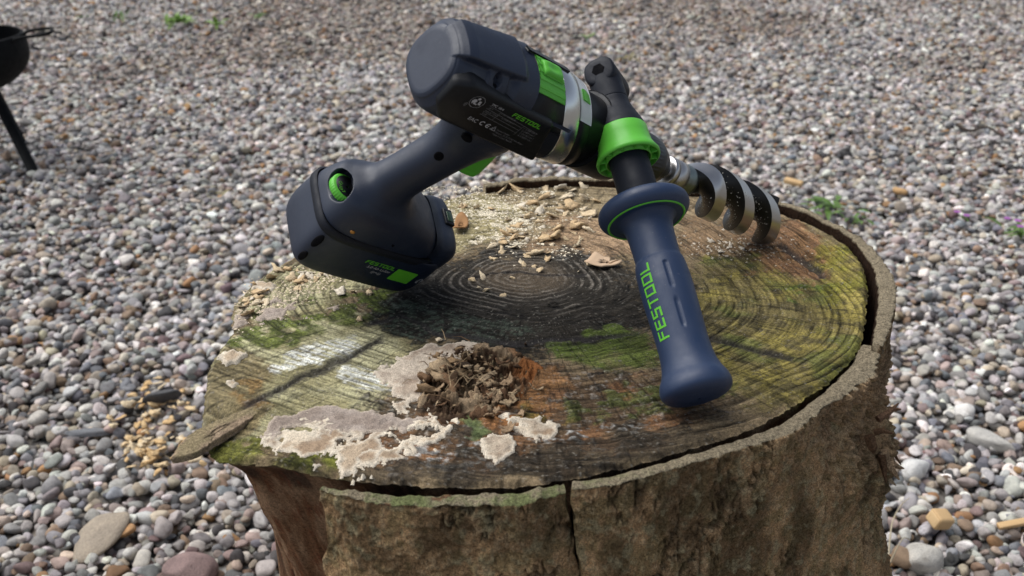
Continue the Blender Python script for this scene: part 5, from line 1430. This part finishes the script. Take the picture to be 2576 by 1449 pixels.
def stem(us, z0, z1, rad, mat, label, name='dry_grass', cat='dry grass'):
    pts = []
    for i, (u, v) in enumerate(us):
        g = on_ground(u, v); t = i / (len(us) - 1); pts.append(g + [0, 0, z0 + (z1 - z0) * math.sin(t * math.pi)])
    pts = resample(np.array(pts), 8); c = pts[0].copy()
    V, Fc = tube(pts - c, np.linspace(rad, rad * .5, len(pts)), 6)
    obj(name, mesh_data(name, V, Fc, None, True, M[mat]), loc=c, label=label, cat=cat)
stem([(2234, 1405), (2240, 1340), (2262, 1290), (2285, 1262)], .004, .03, .0013, 'straw', 'bleached dry grass stem arching beside the bark')
stem([(2236, 1418), (2262, 1395), (2288, 1372)], .004, .02, .0012, 'straw', 'short bleached dry stalk by the foot of the bark')
stem([(2405, 318), (2440, 328), (2480, 330), (2520, 345)], .006, .012, .006, 'twig', 'thin dark twig lying on the gravel behind the stump', 'twig', 'twig')
# weeds
def leaf_mat(name, col):
    m, nt, b = new_mat(name); oi = noise_node(nt, 60, 3); r = ramp(nt, oi.outputs[0], [(.3, tuple(.6 * c for c in col)), (.7, tuple(1.3 * c for c in col))])
    nt.links.new(r.outputs[0], b.inputs['Base Color']); b.inputs['Roughness'].default_value = .55; b.inputs['Subsurface Weight'].default_value = .0
    return m
M['weed'] = leaf_mat('weed_leaf', (.09, .17, .028)); M['lime'] = leaf_mat('lime_leaf', (.17, .30, .045)); M['petal'] = plastic('violet_petal', (.36, .12, .40), .6, .2)
M['brownweed'] = leaf_mat('faded_leaf', (.16, .13, .035))
def weed(u, v, size, n, mat, label, flowers=0, name='weed', flat=.5):
    c = on_ground(u, v, .02); r_ = np.random.default_rng(int(u * 7 + v))
    root = obj(name, None, loc=c, label=label, cat='weed', group='weeds growing through the gravel')
    parts = []
    for k in range(n):
        a = r_.uniform(0, 6.28); L_ = size * r_.uniform(.5, 1.1); w = L_ * r_.uniform(.16, .3); el = r_.uniform(.1, 1.1) * flat * 1.6
        o_ = np.array([r_.normal(0, size * .3), r_.normal(0, size * .3), .0])
        d = np.array([math.cos(a) * math.cos(el), math.sin(a) * math.cos(el), math.sin(el)]); sd = np.array([-math.sin(a), math.cos(a), 0])
        V = []
        for i, t in enumerate(np.linspace(0, 1, 6)):
            ww = w * math.sin(math.pi * (.08 + .92 * t) ** .8) * .5 + .0004; pc = o_ + d * L_ * t + np.array([0, 0, -.45 * L_ * t * t])
            V += [pc - sd * ww, pc + [0, 0, -ww * .25], pc + sd * ww]
        V = np.array(V); V[:, 2] += size * .25
        parts.append((V, grid_faces(6, 3)))
    V, Fc = join(parts)
    lo = obj('leaves', mesh_data('leaves', V, Fc, None, True, M[mat]), root)
    for k in range(flowers):
        q = r_.normal(0, size * .45, 3); q[2] = size * r_.uniform(.5, .9)
        pet = []
        for j in range(5):
            a = j * 1.2566; pet.append(rbox(math.cos(a) * .005 + q[0], math.sin(a) * .005 + q[1], q[2], .007, .005, .0015, .0006, 1))
        V, Fc = join(pet); obj('flower', mesh_data('flower', V, Fc, None, True, M['petal']), root)
    return root
weed(2085, 548, .07, 26, 'weed', 'low green weed growing beside the stump bark rim')
weed(2150, 556, .05, 12, 'weed', 'sparse green weed sprig beside the stump rim', 0)
weed(2550, 600, .055, 16, 'weed', 'green weed with violet flowers at the gravel edge', 3)
weed(2425, 565, .028, 6, 'weed', 'tiny weed with violet flowers in the gravel', 2)
weed(444, 68, .085, 46, 'lime', 'bright lime green grass tuft on the far gravel', flat=.8)
weed(540, 72, .07, 12, 'lime', 'thin green sprig next to the lime tuft', flat=.8)
weed(305, 55, .075, 12, 'weed', 'faint green tuft behind the black bowl', flat=.8)
weed(652, 44, .06, 12, 'weed', 'low dark green tuft on the far gravel', flat=.4)
weed(207, 46, .05, 7, 'weed', 'tiny green sprig behind the black bowl handle', flat=.5)
weed(1585, 155, .055, 10, 'brownweed', 'faded yellow-brown tuft behind the drill clamp', flat=.5)
weed(1488, 95, .045, 6, 'lime', 'tiny lime sprig on the gravel behind the drill', flat=.6)
weed(545, 500, .04, 6, 'brownweed', 'faded seedling in the gravel near the drill', flat=.5)

# ------------------------------------------------------------------ black bowl on splayed legs
foot = on_ground(86, 440, .01)
yb = foot[1] + .10
def at_y(u, v, y):
    d = np.array([(u - 1288) / FOC, (v - 724.5) / FOC, 1.]) @ RM
    return CAM + d * (y / d[1])
pr_ = at_y(66, 92, yb); RB = .172
bc = np.array([pr_[0] - RB, yb, pr_[2]])
bowl = obj('fire_bowl', None, loc=(bc[0], bc[1], 0), label='black metal fire bowl with wire handle on splayed legs', cat='fire bowl')
prof = resample([(-.150, .004), (-.146, .060), (-.128, .105), (-.095, .142), (-.060, .158), (-.025, .158), (0, .152), (.004, .149), (.004, .145), (-.004, .146), (-.030, .150), (-.060, .148), (-.090, .134), (-.122, .098), (-.138, .055), (-.141, .004)], 6)
V, Fc = lathe(prof, (0, 0, bc[2]), (0, 0, 1), 72)
bm_ = obj('bowl', mesh_data('bowl', V, Fc, None, True, M['iron']), bowl)
for sgn in (1, -1):
    hpath = np.array([(sgn * .148, -.035, bc[2] - .008), (sgn * .165, -.036, bc[2] + .002), (sgn * .235, -.030, bc[2] + .012), (sgn * .245, .0, bc[2] + .014), (sgn * .225, .035, bc[2] + .016), (sgn * .165, .036, bc[2] + .008), (sgn * .148, .035, bc[2] - .006)])
    V, Fc = tube(resample(hpath, 6), .0045, 8); obj('handle', mesh_data('handle', V, Fc, None, True, M['iron']), bowl)
for a in (math.atan2(foot[1] - bc[1], foot[0] - bc[0]), 0, 0):
    pass
a0 = math.atan2(foot[1] - bc[1], foot[0] - bc[0]); rf = math.hypot(foot[0] - bc[0], foot[1] - bc[1])
for k in range(3):
    a = a0 + k * 2.0944; e = np.array([math.cos(a), math.sin(a), 0])
    V, Fc = tube(np.array([e * (rf + .004) + [0, 0, .012], e * rf * .55 + [0, 0, bc[2] * .5], e * .06 + [0, 0, bc[2] - .125]]), [.015, .015, .015], 14)
    obj('leg', mesh_data('leg', V, Fc, None, True, M['iron']), bowl)
